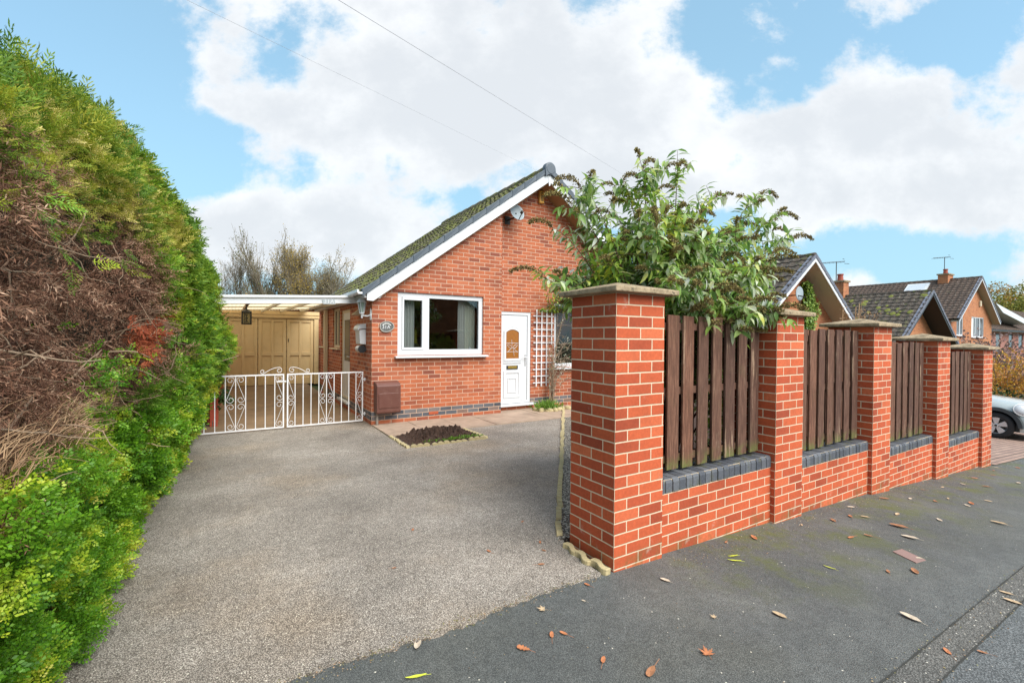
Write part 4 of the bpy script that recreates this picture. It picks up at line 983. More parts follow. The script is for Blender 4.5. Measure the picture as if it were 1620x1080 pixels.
def chimney(par,x,y,z0,z1,aerial=None,w=.34,pot=M['pot']):
    mb=MB(); mb.box(x-w,x+w,y-.28,y+.28,z0,z1); ch=mb.build('chimney',M['brick_far'],par)
    mb=MB(); mb.box(x-w-.06,x+w+.06,y-.34,y+.34,z1,z1+.09); mb.build('chimney_cap',M['cap'],par)
    mb=MB(); mb.lathe([(.0,z1+.09),(.15,z1+.09),(.12,z1+.38),(.15,z1+.40),(.15,z1+.46),(.0,z1+.46)],(x,y,0),12); mb.build('chimney_pot',pot,par)
    if aerial:
        ax_,ay,zt=aerial; mb=MB(); mb.tube([(ax_,ay,z0+.1),(ax_,ay,zt)],.022,6)
        mb.tube([(ax_-1.1,ay+.35,zt-.10),(ax_+.55,ay-.18,zt+.08)],.015,5)
        for k in range(7):
            q=-1.05+k*.24; mb.tube([(ax_+q-.06,ay-q*.32-.13,zt+q*.11-.02),(ax_+q+.06,ay-q*.32+.13,zt+q*.11-.02)],.008,4)
        for d in (-.16,.16): mb.tube([(ax_+.5,ay-.17,zt+.07+d*.7),(ax_+.62,ay-.2+d,zt+.08+d)],.012,4)
        mb.build('television_aerial',M['dark_iron'],par)
zg2=-.80
t2,r2,rz2=gable_house('neighbouring brick bungalow with ivy on its gable and cream soffits, next door down the slope',16.47,3.55,8.25,14.0,zg2,4.335,.725,M['roof_far'],M['brick_far'],M['upvc'],M['soffit_far'],over=.65,wins=[(13.6,15.2,.3,1.6,[14.4])],cat='bungalow',name='neighbour_bungalow',seed=5)
# ivy on its gable
def np_leaves(name,P,Dv,N,L,Wd,mat,parent=None,fold=.0,off=None,kind='quad'):
    """one bent diamond leaf per point. P base, Dv direction, N normal"""
    P=np.asarray(P,float); Dv=np.asarray(Dv,float); N=np.asarray(N,float)
    Dv/= np.linalg.norm(Dv,axis=1)[:,None]+1e-9
    Sd=np.cross(Dv,N); Sd/= np.linalg.norm(Sd,axis=1)[:,None]+1e-9; N2=np.cross(Sd,Dv)
    L=np.broadcast_to(L,(len(P),))[:,None]; Wd=np.broadcast_to(Wd,(len(P),))[:,None]
    if kind=='quad':
        V=np.stack([P,P+Dv*L*.5+Sd*Wd*.5+N2*Wd*fold,P+Dv*L,P+Dv*L*.5-Sd*Wd*.5+N2*Wd*fold],1).reshape(-1,3)
        F=np.arange(len(P)*4).reshape(-1,4)
        return npmesh(name,V,F,mat,parent,off)
    if kind=='long':   # lance shaped, folded and drooping
        dr=N2*-1
        b=P; m1=P+Dv*L*.33+dr*L*.02; m2=P+Dv*L*.68+dr*L*.10; tp=P+Dv*L*.98+dr*L*.26
        l1=m1+Sd*Wd*.48+N2*Wd*.16; r1=m1-Sd*Wd*.48+N2*Wd*.16; l2=m2+Sd*Wd*.36+N2*Wd*.12; r2=m2-Sd*Wd*.36+N2*Wd*.12
        V=np.stack([b,m1,m2,tp,l1,r1,l2,r2],1).reshape(-1,3); base=np.arange(len(P))[:,None]*8
        T=np.array([[0,1,4],[0,5,1],[4,1,2],[4,2,6],[1,5,7],[1,7,2],[6,2,3],[2,7,3]])
        F=(base[:,None,:]+T[None]).reshape(-1,3)
        return npmesh(name,V,F,mat,parent,off)
def rnd_unit(n):
    v=rng.normal(size=(n,3)); return v/np.linalg.norm(v,axis=1)[:,None]
def ivy_patch(root,n,fx,yplane,mat,L=.07,name='leaves',thick=.12,clump=None):
    pts=[]; 
    while len(pts)<n:
        x,z=fx()
        pts.append((x,yplane-rng.uniform(.01,thick),z))
    P=np.array(pts); D_=rnd_unit(n)*.6+np.array([0,-.3,-.7]); N=rnd_unit(n)*.5+np.array([0,-1,.4])
    return np_leaves(name,P,D_,N,rng.uniform(.6,1.3,n)*L,rng.uniform(.5,1.,n)*L,mat,root,.15)
t=thing('climbing_ivy','bright green ivy climbing the gable of the neighbouring bungalow','ivy',(16.9,8.25,-.8))
def f_():
    while True:
        z=rng.uniform(-.6,3.55); q=(z+.6)/4.1; c=17.35-.25*q+.12*math.sin(z*3); wd=(.95-.55*q)*(.8+.3*math.sin(z*5+1))
        x=c+rng.normal()*wd*.5
        if abs(x-c)<wd*1.05 and z<rz2(x)-.35: return x,z
ivy_patch(t,5200,f_,8.25,M['ivy'],.10,thick=.22)
mb=MB()
for k in range(6):
    x=17.0+rr.uniform(-.3,.5); mb.tube([(x,8.235,-.7),(x+rr.uniform(-.15,.15),8.235,1),(x+rr.uniform(-.3,.2),8.235,3.0)],.015,5)
mb.build('stems',M['bark'],t)
t=thing('gable_dish','small grey satellite dish half covered in ivy on the neighbouring gable','satellite dish',(15.75,8.1,3.0))
mb=MB(); mb.lathe([(0,0),(.15,-.03),(.24,-.08),(.23,-.09),(.0,-.02)],(16.0,7.95,3.05),18,'Y'); mb.build('reflector',M['dish'],t,smooth=True)
mb=MB(); mb.tube([(16.0,8.24,3.0),(16.0,7.95,3.0),(16.0,7.65,2.9)],.02,6); mb.build('arm',M['dark_iron'],t)

zg3=-1.25
t3,r3,rz3=gable_house('brick bungalow with black stained gable boards and a weathered brown roof, third in the row',28.0,3.75,8.6,17.5,zg3,3.87,.69,M['roof_far'],M['brick_far'],M['dark_paint'],M['soffit_black'],over=.75,cat='bungalow',name='dark_gabled_bungalow',seed=9)
chimney(r3,28.0,11.7,3.2,4.62,aerial=(28.0,11.9,5.75),w=.30)
mb=MB()
for i in range(160):
    x=28-rr.uniform(.3,3.6); y=7.9+rr.uniform(0,9)
    if rr.random()<.5: x,y=28-2.6+rr.gauss(0,.25),14.9+rr.gauss(0,.7)
    z=rz3(x)+.05; r_=rr.uniform(.05,.14); b=len(mb.v)
    mb.v+=[(x+r_*cos(a),y+r_*sin(a),z+.69*r_*cos(a)) for a in [j*pi/3 for j in range(6)]]+[(x,y,z+r_*.6)]; mb.f+=[(b+j,b+(j+1)%6,b+6) for j in range(6)]
mb.build('moss',M['moss'],r3,smooth=True)
zg4=-1.75
t4,r4,rz4=gable_house('two storey brick house with a rooflight, behind the dark gabled bungalow',44.8,4.45,10.4,21.0,zg4,6.03,.66,M['roof_far2'],M['brick_far'],M['upvc'],M['soffit_far'],over=.45,wins=[(41.4,42.7,1.9,3.2,[42.05]),(44.5,47.3,1.8,3.25,[45.4,46.4],.5),(41.6,47.6,-1.0,.5,[43.6,45.6])],cat='house',name='two_storey_house',seed=13)
chimney(r4,44.8,11.9,5.6,6.35,aerial=(45.3,12.1,7.75),w=.55)
mb=MB(); x0,x1=43.0,44.3; 
S4=Vector((1,0,.66)).normalized(); 
for yy in ((12.6,13.9),):
    q=lambda x,y,h: (x-.5*h,y,rz4(x)+.06+h)
    mb.hexa([q(x0,yy[0],0),q(x1,yy[0],0),q(x1,yy[1],0),q(x0,yy[1],0),q(x0,yy[0],.08),q(x1,yy[0],.08),q(x1,yy[1],.08),q(x0,yy[1],.08)])
rl_=mb.build('rooflight',M['upvc'],r4)
mb=MB(); mb.quad(*[(x-.06,y,rz4(x)+.155) for x,y in ((x0+.15,yy[0]+.15),(x1-.15,yy[0]+.15),(x1-.15,yy[1]-.15),(x0+.15,yy[1]-.15))]); mb.build('pane',M['sky_pane'],rl_)
mb=MB(); mb.box(46.05,46.35,10.30,10.398,4.05,4.45); mb.build('alarm_box',M['cream_trim'],t4,bevel=.02)
# low house with a white slab at the far right (ridge along the street)
t5=thing('low_brick_house','low pinkish brick house with a white slab set in for a gable soffit at the right edge','house',(57,11,-2))
mb=MB(); wall_panel(mb,50.5,96,-2.2,lambda u:2.55,[(53.4,54.3,.9,2.2),(56.2,57.6,.4,2.2),(60.2,61.5,.9,2.2),(63.5,65.0,.9,2.2)],lambda u,z,d:(u,11.6+d,z),reveal=.1)
mb.quad((50.5,11.6,-2.2),(50.5,20,-2.2),(50.5,20,2.5),(50.5,11.6,2.5)); mb.add([(50.5,11.6,2.5),(50.5,20,2.5),(50.5,15.8,5.2)],[(0,1,2)]); mb.build('wall',M['brick_rosy'],t5,fixn=False)
for a,b,c,d in [(53.4,54.3,.9,2.2),(56.2,57.6,.4,2.2),(60.2,61.5,.9,2.2),(63.5,65.0,.9,2.2)]:
    mb=MB(); mb.box(a,b,11.66,11.70,c,d); w_=mb.build('window',M['dark_paint'],t5)
    mb=MB(); mb.box(a+.12,b-.12,11.64,11.659,c+.12,d-.12); mb.build('pane',M['far_glass'],w_)
mb=MB(); tile_slope(mb,(50.2,11.0,2.5),(1,0,0),46,(0,1,.60),5.6,expo=.33,wave=.3,amp=.03,step=.04,seed=4); tile_slope(mb,(50.2,20.6,2.5),(1,0,0),46,(0,-1,.60),5.6,expo=.33,wave=.3,amp=.03,step=.04,seed=6); rf=mb.build('roof',M['roof_far2'],t5,fixn=False)
mb=MB(); 
mb.prism([(52.7,10.9,4.62),(62.6,10.9,3.50),(62.6,10.9,3.05),(54.8,10.9,3.92)],(0,2.0,0))
mb.build('white_soffit_slab',M['upvc'],rf)  # plain slab standing in for the white soffit of another gable
mb=MB(); mb.box(50.2,96.2,10.95,11.05,2.38,2.50); mb.build('gutter',M['dark_paint'],rf); mb=MB(); mb.box(50.2,96.2,11.05,11.6,2.36,2.40); mb.build('soffit',M['upvc'],rf)
# house across the road, mirrored in the front window
t6,r6,rz6=gable_house('brick bungalow with a brown tiled roof across the road, mirrored in the front window',12.0,4.2,-21,-13,-.3,5.0,.6,M['roof_far2'],M['brick_far'],M['upvc'],M['soffit_far'],over=.4,cat='bungalow',name='opposite_bungalow',seed=21)

# ------------------------------------------------------------------ car on the neighbour's drive (nose towards the street)
def car(loc,rz):
    t=thing('parked_car','pale blue grey hatchback on the block paved drive, half hidden by the last pillar','car',loc,rz); t['_local']=1
    # local: x sideways (+-.86), y along (nose at -), wheels at y=0 (front) and y=2.49
    hw=.86; WY=(0.0,2.49); Rw=.31; Ra=.385; zg=0
    def zbot(y):
        z=.20
        for wy in WY:
            d=abs(y-wy)
            if d<Ra: z=max(z,.30+math.sqrt(max(0,Ra*Ra-d*d)) )
        return z
    def ztop(y):
        return float(np.interp(y,[-.78,-.74,-.66,-.4,.0,.45,.75,2.9,3.05,3.10],[.60,.72,.80,.87,.925,.965,.99,1.00,.95,.70]))
    def wid(y): return float(np.interp(y,[-.78,-.72,-.6,-.4,-.1,.5,2.6,2.95,3.1],[.50,.62,.74,.80,.85,.86,.86,.80,.68]))
    ys=sorted(set([-.78,-.74,-.70,-.64]+[round(-.6+.06*k,3) for k in range(62)]+[3.10])); ys=[y for y in ys if y<=3.1]
    for wy in WY: ys+= [wy-Ra,wy+Ra,wy-Ra+.01,wy+Ra-.01]
    ys=sorted(set(ys))
    mb=MB(); cols=[]
    for y in ys:
        w_=wid(y); zt=ztop(y); zb=zbot(y); zs=max(zb+.03,min(.62,zt-.08)); 
        half=[(0,zt),(.45*w_,zt-.008),(.74*w_,zt-.03),(.88*w_,zt-.075),(.955*w_,zt-.14),(.99*w_,max(zt-.24,zs+.02)),(w_,zs),(w_*.995,max(zb+.01,(zb+zs)/2)),(w_*.97,zb)]
        ring=[(-x,y,z) for x,z in reversed(half)]+[(x,y,z) for x,z in half[1:]]
        cols.append(ring)
    n=len(cols[0]); b=0
    for r_ in cols: mb.v+=r_
    for i in range(len(cols)-1):
        for k in range(n-1): mb.f.append((i*n+k,i*n+k+1,(i+1)*n+k+1,(i+1)*n+k))
    mb.f.append(tuple(range(n))); mb.f.append(tuple((len(cols)-1)*n+k for k in range(n)))
    mb.build('body',M['car'],t,smooth=True)
    mb=MB(); mb.box(-.70,.70,-.70,3.0,.19,.5)
    mb.build('underbody',M['car_trim'],t)
    # cabin
    def cab(y): # (half width bottom, top z, half width top)
        return float(np.interp(y,[.50,1.25,1.5,2.6,3.02],[.99,1.38,1.405,1.38,1.05]))
    mb=MB(); yy=[.50,.75,1.0,1.25,1.5,1.9,2.3,2.6,2.85,3.02]
    for y in yy:
        zt=cab(y); wt=.86-(zt-.95)*.42; mb.v+=[(-.80,y,.95),(-wt,y,zt-.05),(-wt+.08,y,zt),(wt-.08,y,zt),(wt,y,zt-.05),(.80,y,.95)]
    for i in range(len(yy)-1):
        for k in range(5): mb.f.append((i*6+k,i*6+k+1,(i+1)*6+k+1,(i+1)*6+k))
    mb.build('cabin_glass',M['car_glass'],t,smooth=False)
    mb=MB(); 
    for i,y in enumerate([1.22,1.5,1.9,2.3,2.62]):
        zt=cab(y)+.02; wt=.86-(zt-.95)*.42; mb.v+=[(-wt-.01,y,zt-.09),(-wt+.07,y,zt),(wt-.07,y,zt),(wt+.01,y,zt-.09)]
    for i in range(4):
        for k in range(3): mb.f.append((i*4+k,i*4+k+1,(i+1)*4+k+1,(i+1)*4+k))
    mb.build('roof_panel',M['upvc'],t,smooth=True)
    for sg in (-1,1):
        mb=MB()
        for (a,za),(b_,zb_) in (((.52,.99),(1.24,1.375)),((1.78,.97),(1.74,1.385)),((2.62,1.37),(3.0,1.0))):
            wa=.86-(za-.95)*.42+.005; wb=.86-(zb_-.95)*.42+.005
            mb.tube([(sg*wa,a,za),(sg*wb,b_,zb_)],.028,6)
        mb.build('pillar_trim',M['dark_paint'],t)
        # arch cladding
        for wy in WY:
            mb=MB(); n=20
            for k in range(n+1):
                a=pi*k/n; mb.v+=[(sg*(hw+.012),wy-(Ra-.015)*cos(a),.30+(Ra-.015)*sin(a)),(sg*(hw+.012),wy-(Ra+.062)*cos(a),.30+(Ra+.062)*sin(a)),(sg*(hw-.06),wy-(Ra+.075)*cos(a),.30+(Ra+.075)*sin(a)),(sg*(hw-.14),wy-(Ra-.015)*cos(a),.30+(Ra-.015)*sin(a))]
            for k in range(n):
                for j in range(4): mb.f.append((k*4+j,k*4+(j+1)%4,(k+1)*4+(j+1)%4,(k+1)*4+j))
            mb.build('wheel_arch',M['car_trim'],t,smooth=False)
        mb=MB(); mb.box(sg*hw-.03,sg*hw+.012,.40,2.10,.17,.30); mb.build('side_sill',M['car_trim'],t,bevel=.01)
        for wy in WY:
            X=sg*(hw-.105); o=sg
            mb=MB(); pr=[(.195,-.085),(.27,-.10),(.305,-.075),(.312,-.03),(.312,.03),(.305,.075),(.27,.10),(.215,.088),(.205,.06),(.195,0)]
            b0=len(mb.v); mb.lathe([(r_,h) for r_,h in pr]+[(.195,-.085)],(X,wy,.312),40,'X')
            mb.f=mb.f[:-2]
            wh=mb.build('wheel',M['rubber'],t,smooth=True)
            mb=MB(); mb.lathe([(.20,.085),(.215,.085),(.215,.075),(.19,.06),(.19,-.05),(.0,-.05)] if sg>0 else [(.20,-.085),(.215,-.085),(.215,-.075),(.19,-.06),(.19,.05),(.0,.05)],(X,wy,.312),40,'X')
            mb.f=mb.f[:-2]; mb.build('rim',M['alloy'],wh,smooth=True,fixn=True)
            mb=MB(); n=5; xo=X+o*.072
            for k in range(n):
                a=pi/2+2*pi*k/n
                def pt_(r_,w_,x): return (x,wy+r_*cos(a)-w_*sin(a),.312+r_*sin(a)+w_*cos(a))
                lo=[pt_(.03,-.028,xo),pt_(.03,.028,xo),pt_(.197,.072,xo+o*.006),pt_(.197,-.072,xo+o*.006)]
                mb.prism(lo,(-o*.03,0,0))
            mb.lathe([(0,.078*o),(.030,.078*o),(.045,.07*o),(.045,.03*o),(0,.03*o)],(X,wy,.312),20,'X')
            mb.build('spokes',M['alloy'],wh,bevel=.004)
            mb=MB()
            for k in range(5):
                a=pi/2+2*pi*(k+.5)/5; mb.lathe([(0,.079*o),(.009,.079*o),(.009,.06*o),(0,.06*o)],(X,wy+.055*cos(a),.312+.055*sin(a)),8,'X')
            mb.lathe([(0,.082*o),(.026,.080*o),(.026,.07*o),(0,.07*o)],(X,wy,.312),14,'X')
            mb.build('wheel_nuts',M['dark_iron'],wh)
            mb=MB(); mb.lathe([(0,.0),(.15,.0),(.15,.02*o),(0,.02*o)],(X,wy,.312),24,'X'); mb.build('brake_disc',M['dark_iron'],wh)
        # headlamp: oval lens on the front corner
        mb=MB(); c0=Vector((sg*.765,-.43,.735)); ax=Vector((sg*.72,-.58,.36)).normalized(); u=ax.cross(Vector((0,0,1))).normalized(); v=u.cross(ax); n=24
        for r_,h in ((0,.055),(.05,.052),(.09,.040),(.12,.018),(.135,-.01),(.14,-.05)):
            for k in range(n):
                a=2*pi*k/n; mb.v.append(tuple(c0+u*(r_*1.15*cos(a))+v*(r_*.95*sin(a))+ax*h))
        for i in range(5):
            for k in range(n): mb.f.append((i*n+k,i*n+(k+1)%n,(i+1)*n+(k+1)%n,(i+1)*n+k))
        hl=mb.build('headlight',M['headlight'],t,smooth=True)
        mb=MB(); pts=[c0+u*(.150*1.12*cos(2*pi*k/n))+v*(.150*.95*sin(2*pi*k/n))-ax*.018 for k in range(n+1)]; mb.tube(pts,.012,6,cap=False); mb.build('bezel',M['alloy'],hl,smooth=True)
        mb=MB(); mb.box(sg*.86-.02 if sg>0 else -.98,sg*.86+.12 if sg>0 else -.84,.72,.82,.98,1.10); mb.build('door_mirror',M['car'],t,bevel=.03)
    mb=MB(); mb.prism([(-.42,-.80,.40),(.42,-.80,.40),(.48,-.78,.55),(.40,-.775,.66),(-.40,-.775,.66),(-.48,-.78,.55)],(0,.06,0)); mb.build('grille',M['dark_paint'],t)
    mb=MB(); 
    for k in range(13):
        y=-.82+.03*k; 
    mb.box(-.6,.6,-.80,-.6,.17,.33); mb.build('bumper',M['car_trim'],t,bevel=.03)
    return t
car((16.46,3.20,s(15.8)+.012),R(0))

# ------------------------------------------------------------------ edging stones
def scallop(root_name,loc,rz,label,group,first=[None],L=.28,wavy=False):
    if first[0] is None:
        mb=MB(); pts=[(-L/2,-.05)]; 
        top=[]
        for k in range(3):
            for j in range(7):
                a=pi-pi*j/6; top.append((-L/2+L/3*(k+.5)+L/6*cos(a)*.98,.022+.030*sin(a)))
        poly=[(-L/2,0,-.05)]+[(x,0,z) for x,z in top]+[(L/2,0,-.05)]
        mb.prism(poly,(0,.045,0)); o=mb.build('edging_stone',M['stone'],None,bevel=.006); first[0]=o
    else: o=first[0].copy(); C.objects.link(o)
    o.location=(loc[0]+rr.uniform(-.008,.008),loc[1]+rr.uniform(-.008,.008),loc[2]+rr.uniform(-.014,.008)); o.rotation_euler=(rr.uniform(-.12,.12),rr.uniform(-.05,.05),rz+rr.uniform(-.09,.09)); o.scale=(.93+.05*rr.random(),1,1); tag(o,label,'edging stone',group); return o
# along the diagonal border
a=Vector((2.12,2.72)); b=Vector((5.84,7.40)); n=21; d=(b-a)/n; ang=math.atan2(d.y,d.x)
for k in range(n):
    p=a+d*(k+.5); o=scallop('e',(p.x,p.y,.0),ang,'pale scalloped edging stone along the driveway side of the gravel border','scalloped stones along the driveway border')
# flower bed ring
bx0,bx1,by0,by1=2.06,3.22,5.93,6.76
for k in range(4): scallop('e',(bx0+.145+k*.29,by0,.0),0,'cream scalloped edging stone on the near side of the soil bed','scalloped stones on the near side of the bed')
for k in range(3):
    scallop('e',(bx0-.02,by0+.14+k*.28,.0),pi/2,'cream scalloped edging stone on the gate side of the soil bed','scalloped stones on the gate side of the bed')
    scallop('e',(bx1+.02,by0+.14+k*.28,-.01),pi/2,'cream scalloped edging stone on the door side of the soil bed','scalloped stones on the door side of the bed')
# wavy blocks at the foot of the gate pillar
labs=['wavy cream edging block against the foot of the gate pillar, furthest from the pavement','wavy cream edging block at the foot of the gate pillar, middle of three','wavy cream edging block at the pillar corner touching the pavement']
for k,(x,y,rz_) in enumerate([(2.045,2.50,R(-88)),(2.035,2.36,R(-94)),(2.055,2.22,R(-86))]):
    mb=MB(); L=.15; up_=[];lo=[]
    for j in range(9):
        q=-L/2+L*j/8; w_=.014*sin(j/8*2*pi); up_.append((q,w_+.022)); lo.append((q,w_-.022))
    mb.prism([(x_,y_,-.03) for x_,y_ in lo+up_[::-1]],(0,0,.075)); o=mb.build('edging_block',M['stone'],None,bevel=.006); o.location=(x,y,0); o.rotation_euler=(0,R(3),rz_); tag(o,labs[k],'edging stone')
# soil bed
mb=MB(); nx,ny=44,34; rs=np.random.default_rng(5); H_=rs.random((nx+1,ny+1))
for i in range(nx+1):
    for j in range(ny+1):
        u=i/nx; v=j/ny; e=min(u,1-u,v,1-v); z=.015+.11*min(1,e*4.5)*(.65+.9*(H_[i,j]-.3))+.03*math.sin(i*.9)*math.sin(j*.8)*min(1,e*5)
        mb.v.append((bx0+.03+(bx1-bx0-.05)*u+rs.normal(0,.006),by0+.05+(by1-by0-.08)*v+rs.normal(0,.006),z))
for i in range(nx):
    for j in range(ny): q=i*(ny+1)+j; mb.f.append((q,q+ny+1,q+ny+2,q+1))
world_thing('soil_bed',mb,M['soil'],(2.64,6.35,0),'small rectangular bed of lumpy bare dark soil by the house wall','flower bed')
t=thing('small_weeds','small green weeds along the near edge of the soil bed','weeds',(2.64,5.99,0))
n=260; P=np.column_stack([rng.normal(2.75,.22,n).clip(2.1,3.18),5.97+rng.uniform(0,.10,n),np.full(n,.045)]); D_=rnd_unit(n)*.7+np.array([0,0,.8]); np_leaves('leaves',P,D_,rnd_unit(n),rng.uniform(.02,.055,n),.016,M['grassblade'],t)
# tuft with its ring of stones, rose on the trellis
t=thing('grass_tuft','clump of green strap leaves at the foot of the trellis rose','plant',(5.55,7.62,.02))
n=420; P=np.column_stack([rng.normal(5.52,.13,n),rng.normal(7.62,.08,n),np.full(n,.03)]); D_=np.column_stack([rng.normal(0,.55,n),rng.normal(-.1,.5,n),np.full(n,1.)]); np_leaves('blades',P,D_,rnd_unit(n),rng.uniform(.12,.26,n),.018,M['grassblade'],t,kind='long')
for k,(x,y,l) in enumerate([(5.28,7.62,'first'),(5.33,7.50,'second'),(5.46,7.43,'third'),(5.60,7.41,'fourth'),(5.74,7.44,'fifth'),(5.86,7.52,'sixth'),(6.0,7.50,'seventh')]):
    mb=MB(); mb.lathe([(0,-.03),(.075,-.02),(.085,.02),(.06,.06),(0,.07)],(0,0,0),9); o=mb.build('rounded_stone',M['stone'],None,smooth=True); o.location=(x,y,.03); o.scale=(1+.2*rr.random(),.7,.8+.3*rr.random()); o.rotation_euler=(0,0,rr.uniform(0,3)); tag(o,f'rounded cream stone edging the clump under the trellis, {l} from the door','stone','rounded stones round the trellis clump')
t=thing('climbing_rose','bare woody climbing rose trained up the trellis between door and window','rose',(5.82,7.8,.02))
mb=MB(); tips=[]
for k in range(13):
    x,y,z=5.80+rr.uniform(-.05,.05),7.82+rr.uniform(-.04,.04),.03; pts=[(x,y,z)]; tx=rr.gauss(.08,.26); zt=rr.uniform(.9,2.25)
    m=12
    for j in range(1,m+1):
        q=j/m; pts.append((x+tx*q*q+.03*sin(q*9+k),y+.08*q+.03*cos(q*8+k)-(.22*q*q if k%5==0 else 0),.03+zt*q)); 
        if j>3 and rr.random()<.8: tips.append(pts[-1])
    mb.tube(pts,[.011*(1-.75*j/m) for j in range(m+1)],5)
for k in range(70):
    p=Vector(rr.choice(tips)); d_=Vector((rr.gauss(.08,.13),rr.gauss(-.10,.08),rr.gauss(.05,.13))); mb.tube([p,p+d_*.6+Vector((0,0,.02)),p+d_*1.3],[.006,.004,.002],4); tips.append(tuple(p+d_*1.2))
mb.build('stems',M['bark_pale'],t)
n=520; src=[rr.choice(tips) for _ in range(n)]; P=np.array(src)+rng.normal(0,.03,(n,3)); np_leaves('leaves',P,rnd_unit(n),rnd_unit(n)+np.array([0,-.6,.6]),rng.uniform(.02,.05,n),rng.uniform(.015,.03,n),leaf_mat('rose leaves',[(.30,.32,.20),(.45,.44,.36),(.14,.20,.06),(.55,.5,.42),(.35,.2,.08)],.5,.3),t)
t=thing('wall_creeper','trailing green and yellow creeper over the top of the second window','creeper',(6.1,7.9,2.35))
mb=MB(); pp=[]
for k in range(9):
    x=5.95+rr.uniform(-.1,.2); pts=[(x,7.98,2.0)]; q=Vector(pts[0]); d=Vector((rr.uniform(-.6,.6),-.10,rr.uniform(.1,1))).normalized()
    for j in range(9): d=(d+Vector((rr.uniform(-.4,.4),rr.uniform(-.12,.05),rr.uniform(-.35,.15)))).normalized(); q=q+d*.085; q.y=min(q.y,7.985); pts.append(tuple(q)); pp.append(tuple(q))
    mb.tube(pts,.005,4)
mb.build('stems',M['bark'],t)
n=520; P=np.array([rr.choice(pp) for _ in range(n)])+rng.normal(0,.05,(n,3)); P[:,1]=np.minimum(P[:,1],7.98); P[:,2]=np.maximum(P[:,2],2.10); np_leaves('leaves',P,rnd_unit(n)+np.array([0,-.3,-.4]),rnd_unit(n)*.6+np.array([0,-.8,.5]),rng.uniform(.04,.09,n),rng.uniform(.03,.05,n),M['shrub'],t,.2)

# ------------------------------------------------------------------ fallen leaves
def leaf_mesh(kind,mat):
    mb=MB(); r=random.Random(sum(map(ord,kind)))
    if kind=='maple':
        out=[]
        for k in range(5):
            a=pi/2+(k-2)*R(52); Lr=.05*(1,1.15,1.3,1.15,1)[k]*(1 if k in(1,2,3) else .8)
            out+= [(.018*cos(a-R(26)),.018*sin(a-R(26))),(Lr*.6*cos(a-.16),Lr*.6*sin(a-.16)),(Lr*.72*cos(a-.28),Lr*.72*sin(a-.28)),(Lr*cos(a),Lr*sin(a)),(Lr*.72*cos(a+.28),Lr*.72*sin(a+.28)),(Lr*.6*cos(a+.16),Lr*.6*sin(a+.16))]
        out=sorted(out,key=lambda p: math.atan2(p[1],p[0]) if math.atan2(p[1],p[0])>-pi/2 else math.atan2(p[1],p[0])+2*pi)
        out.append((0,-.012)); cen=(0,.004)
    elif kind=='oak':
        out=[]; 
        for sg in (1,-1):
            row=[(sg*.004,-.045),(sg*.014,-.030),(sg*.008,-.024),(sg*.022,-.012),(sg*.012,-.004),(sg*.027,.010),(sg*.015,.018),(sg*.018,.032),(sg*.008,.042)]
            out+= row if sg>0 else row[::-1]
        cen=(0,0)
    elif kind=='curl':
        out=[(cos(a)*.023,sin(a)*.050*(1 if abs(sin(a))<.9 else 1.1)) for a in [2*pi*k/12 for k in range(12)]]; cen=(0,0)
    elif kind=='yellow':
        out=[(cos(a)*.010*(1.2-.5*abs(sin(a))),sin(a)*.06) for a in [2*pi*k/12 for k in range(12)]]; cen=(0,0)
    else:
        out=[(cos(a)*.014,sin(a)*.032) for a in [2*pi*k/12 for k in range(12)]]; cen=(0,0)
    cur={'curl':9,'yellow':4,'oval':5,'maple':3,'oak':3}[kind]
    h=lambda x,y: .004+cur*x*x*1.4+ (1.6*y*y if kind in('curl','yellow') else 2*y*y)+r.uniform(0,.003)
    vs=[(cen[0],cen[1],.003)]+[(x,y,h(x,y)) for x,y in out]; n=len(out)
    top=len(vs); vs+=[(x,y,z+.0012) for x,y,z in vs]
    mb.add(vs,[(0,1+i,1+(i+1)%n) for i in range(n)][::-1]+[(top,top+1+(i+1)%n,top+1+i) for i in range(n)][::-1]+[(1+i,1+(i+1)%n,top+1+(i+1)%n,top+1+i) for i in range(n)])
    mb.tube([(0,out[0][1] if kind!='oak' else -.045,.006),(0,-.085 if kind!='maple' else -.05,.004)],.0011,4)
    me=mb.build('fallen_leaf',mat).data
    o=[x for x in C.objects if x.data==me][0]; C.objects.unlink(o); bpy.data.objects.remove(o); return me
LM={}
def leafobj(kind,col,x,y,rz,sc_,label,group=None):
    key=(kind,col)
    if key not in LM: LM[key]=leaf_mesh(kind,M[col])
    o=bpy.data.objects.new('fallen_leaf',LM[key]); C.objects.link(o)
    z=s(x)+.003 if not (y>2.16 and x<2.05) else .014
    if y>2.16 and 2.05<=x<10: z=.014 if y>2.6 else s(x)+.003
    dzx=(s(x+.1)-s(x-.1))/.2
    o.location=(x,y,z); o.rotation_euler=(rr.uniform(-.06,.06),-dzx,rz+(1.35 if kind=='curl' else 0)); o.scale=(sc_*.8,)*3; tag(o,label,'leaf',group); return o
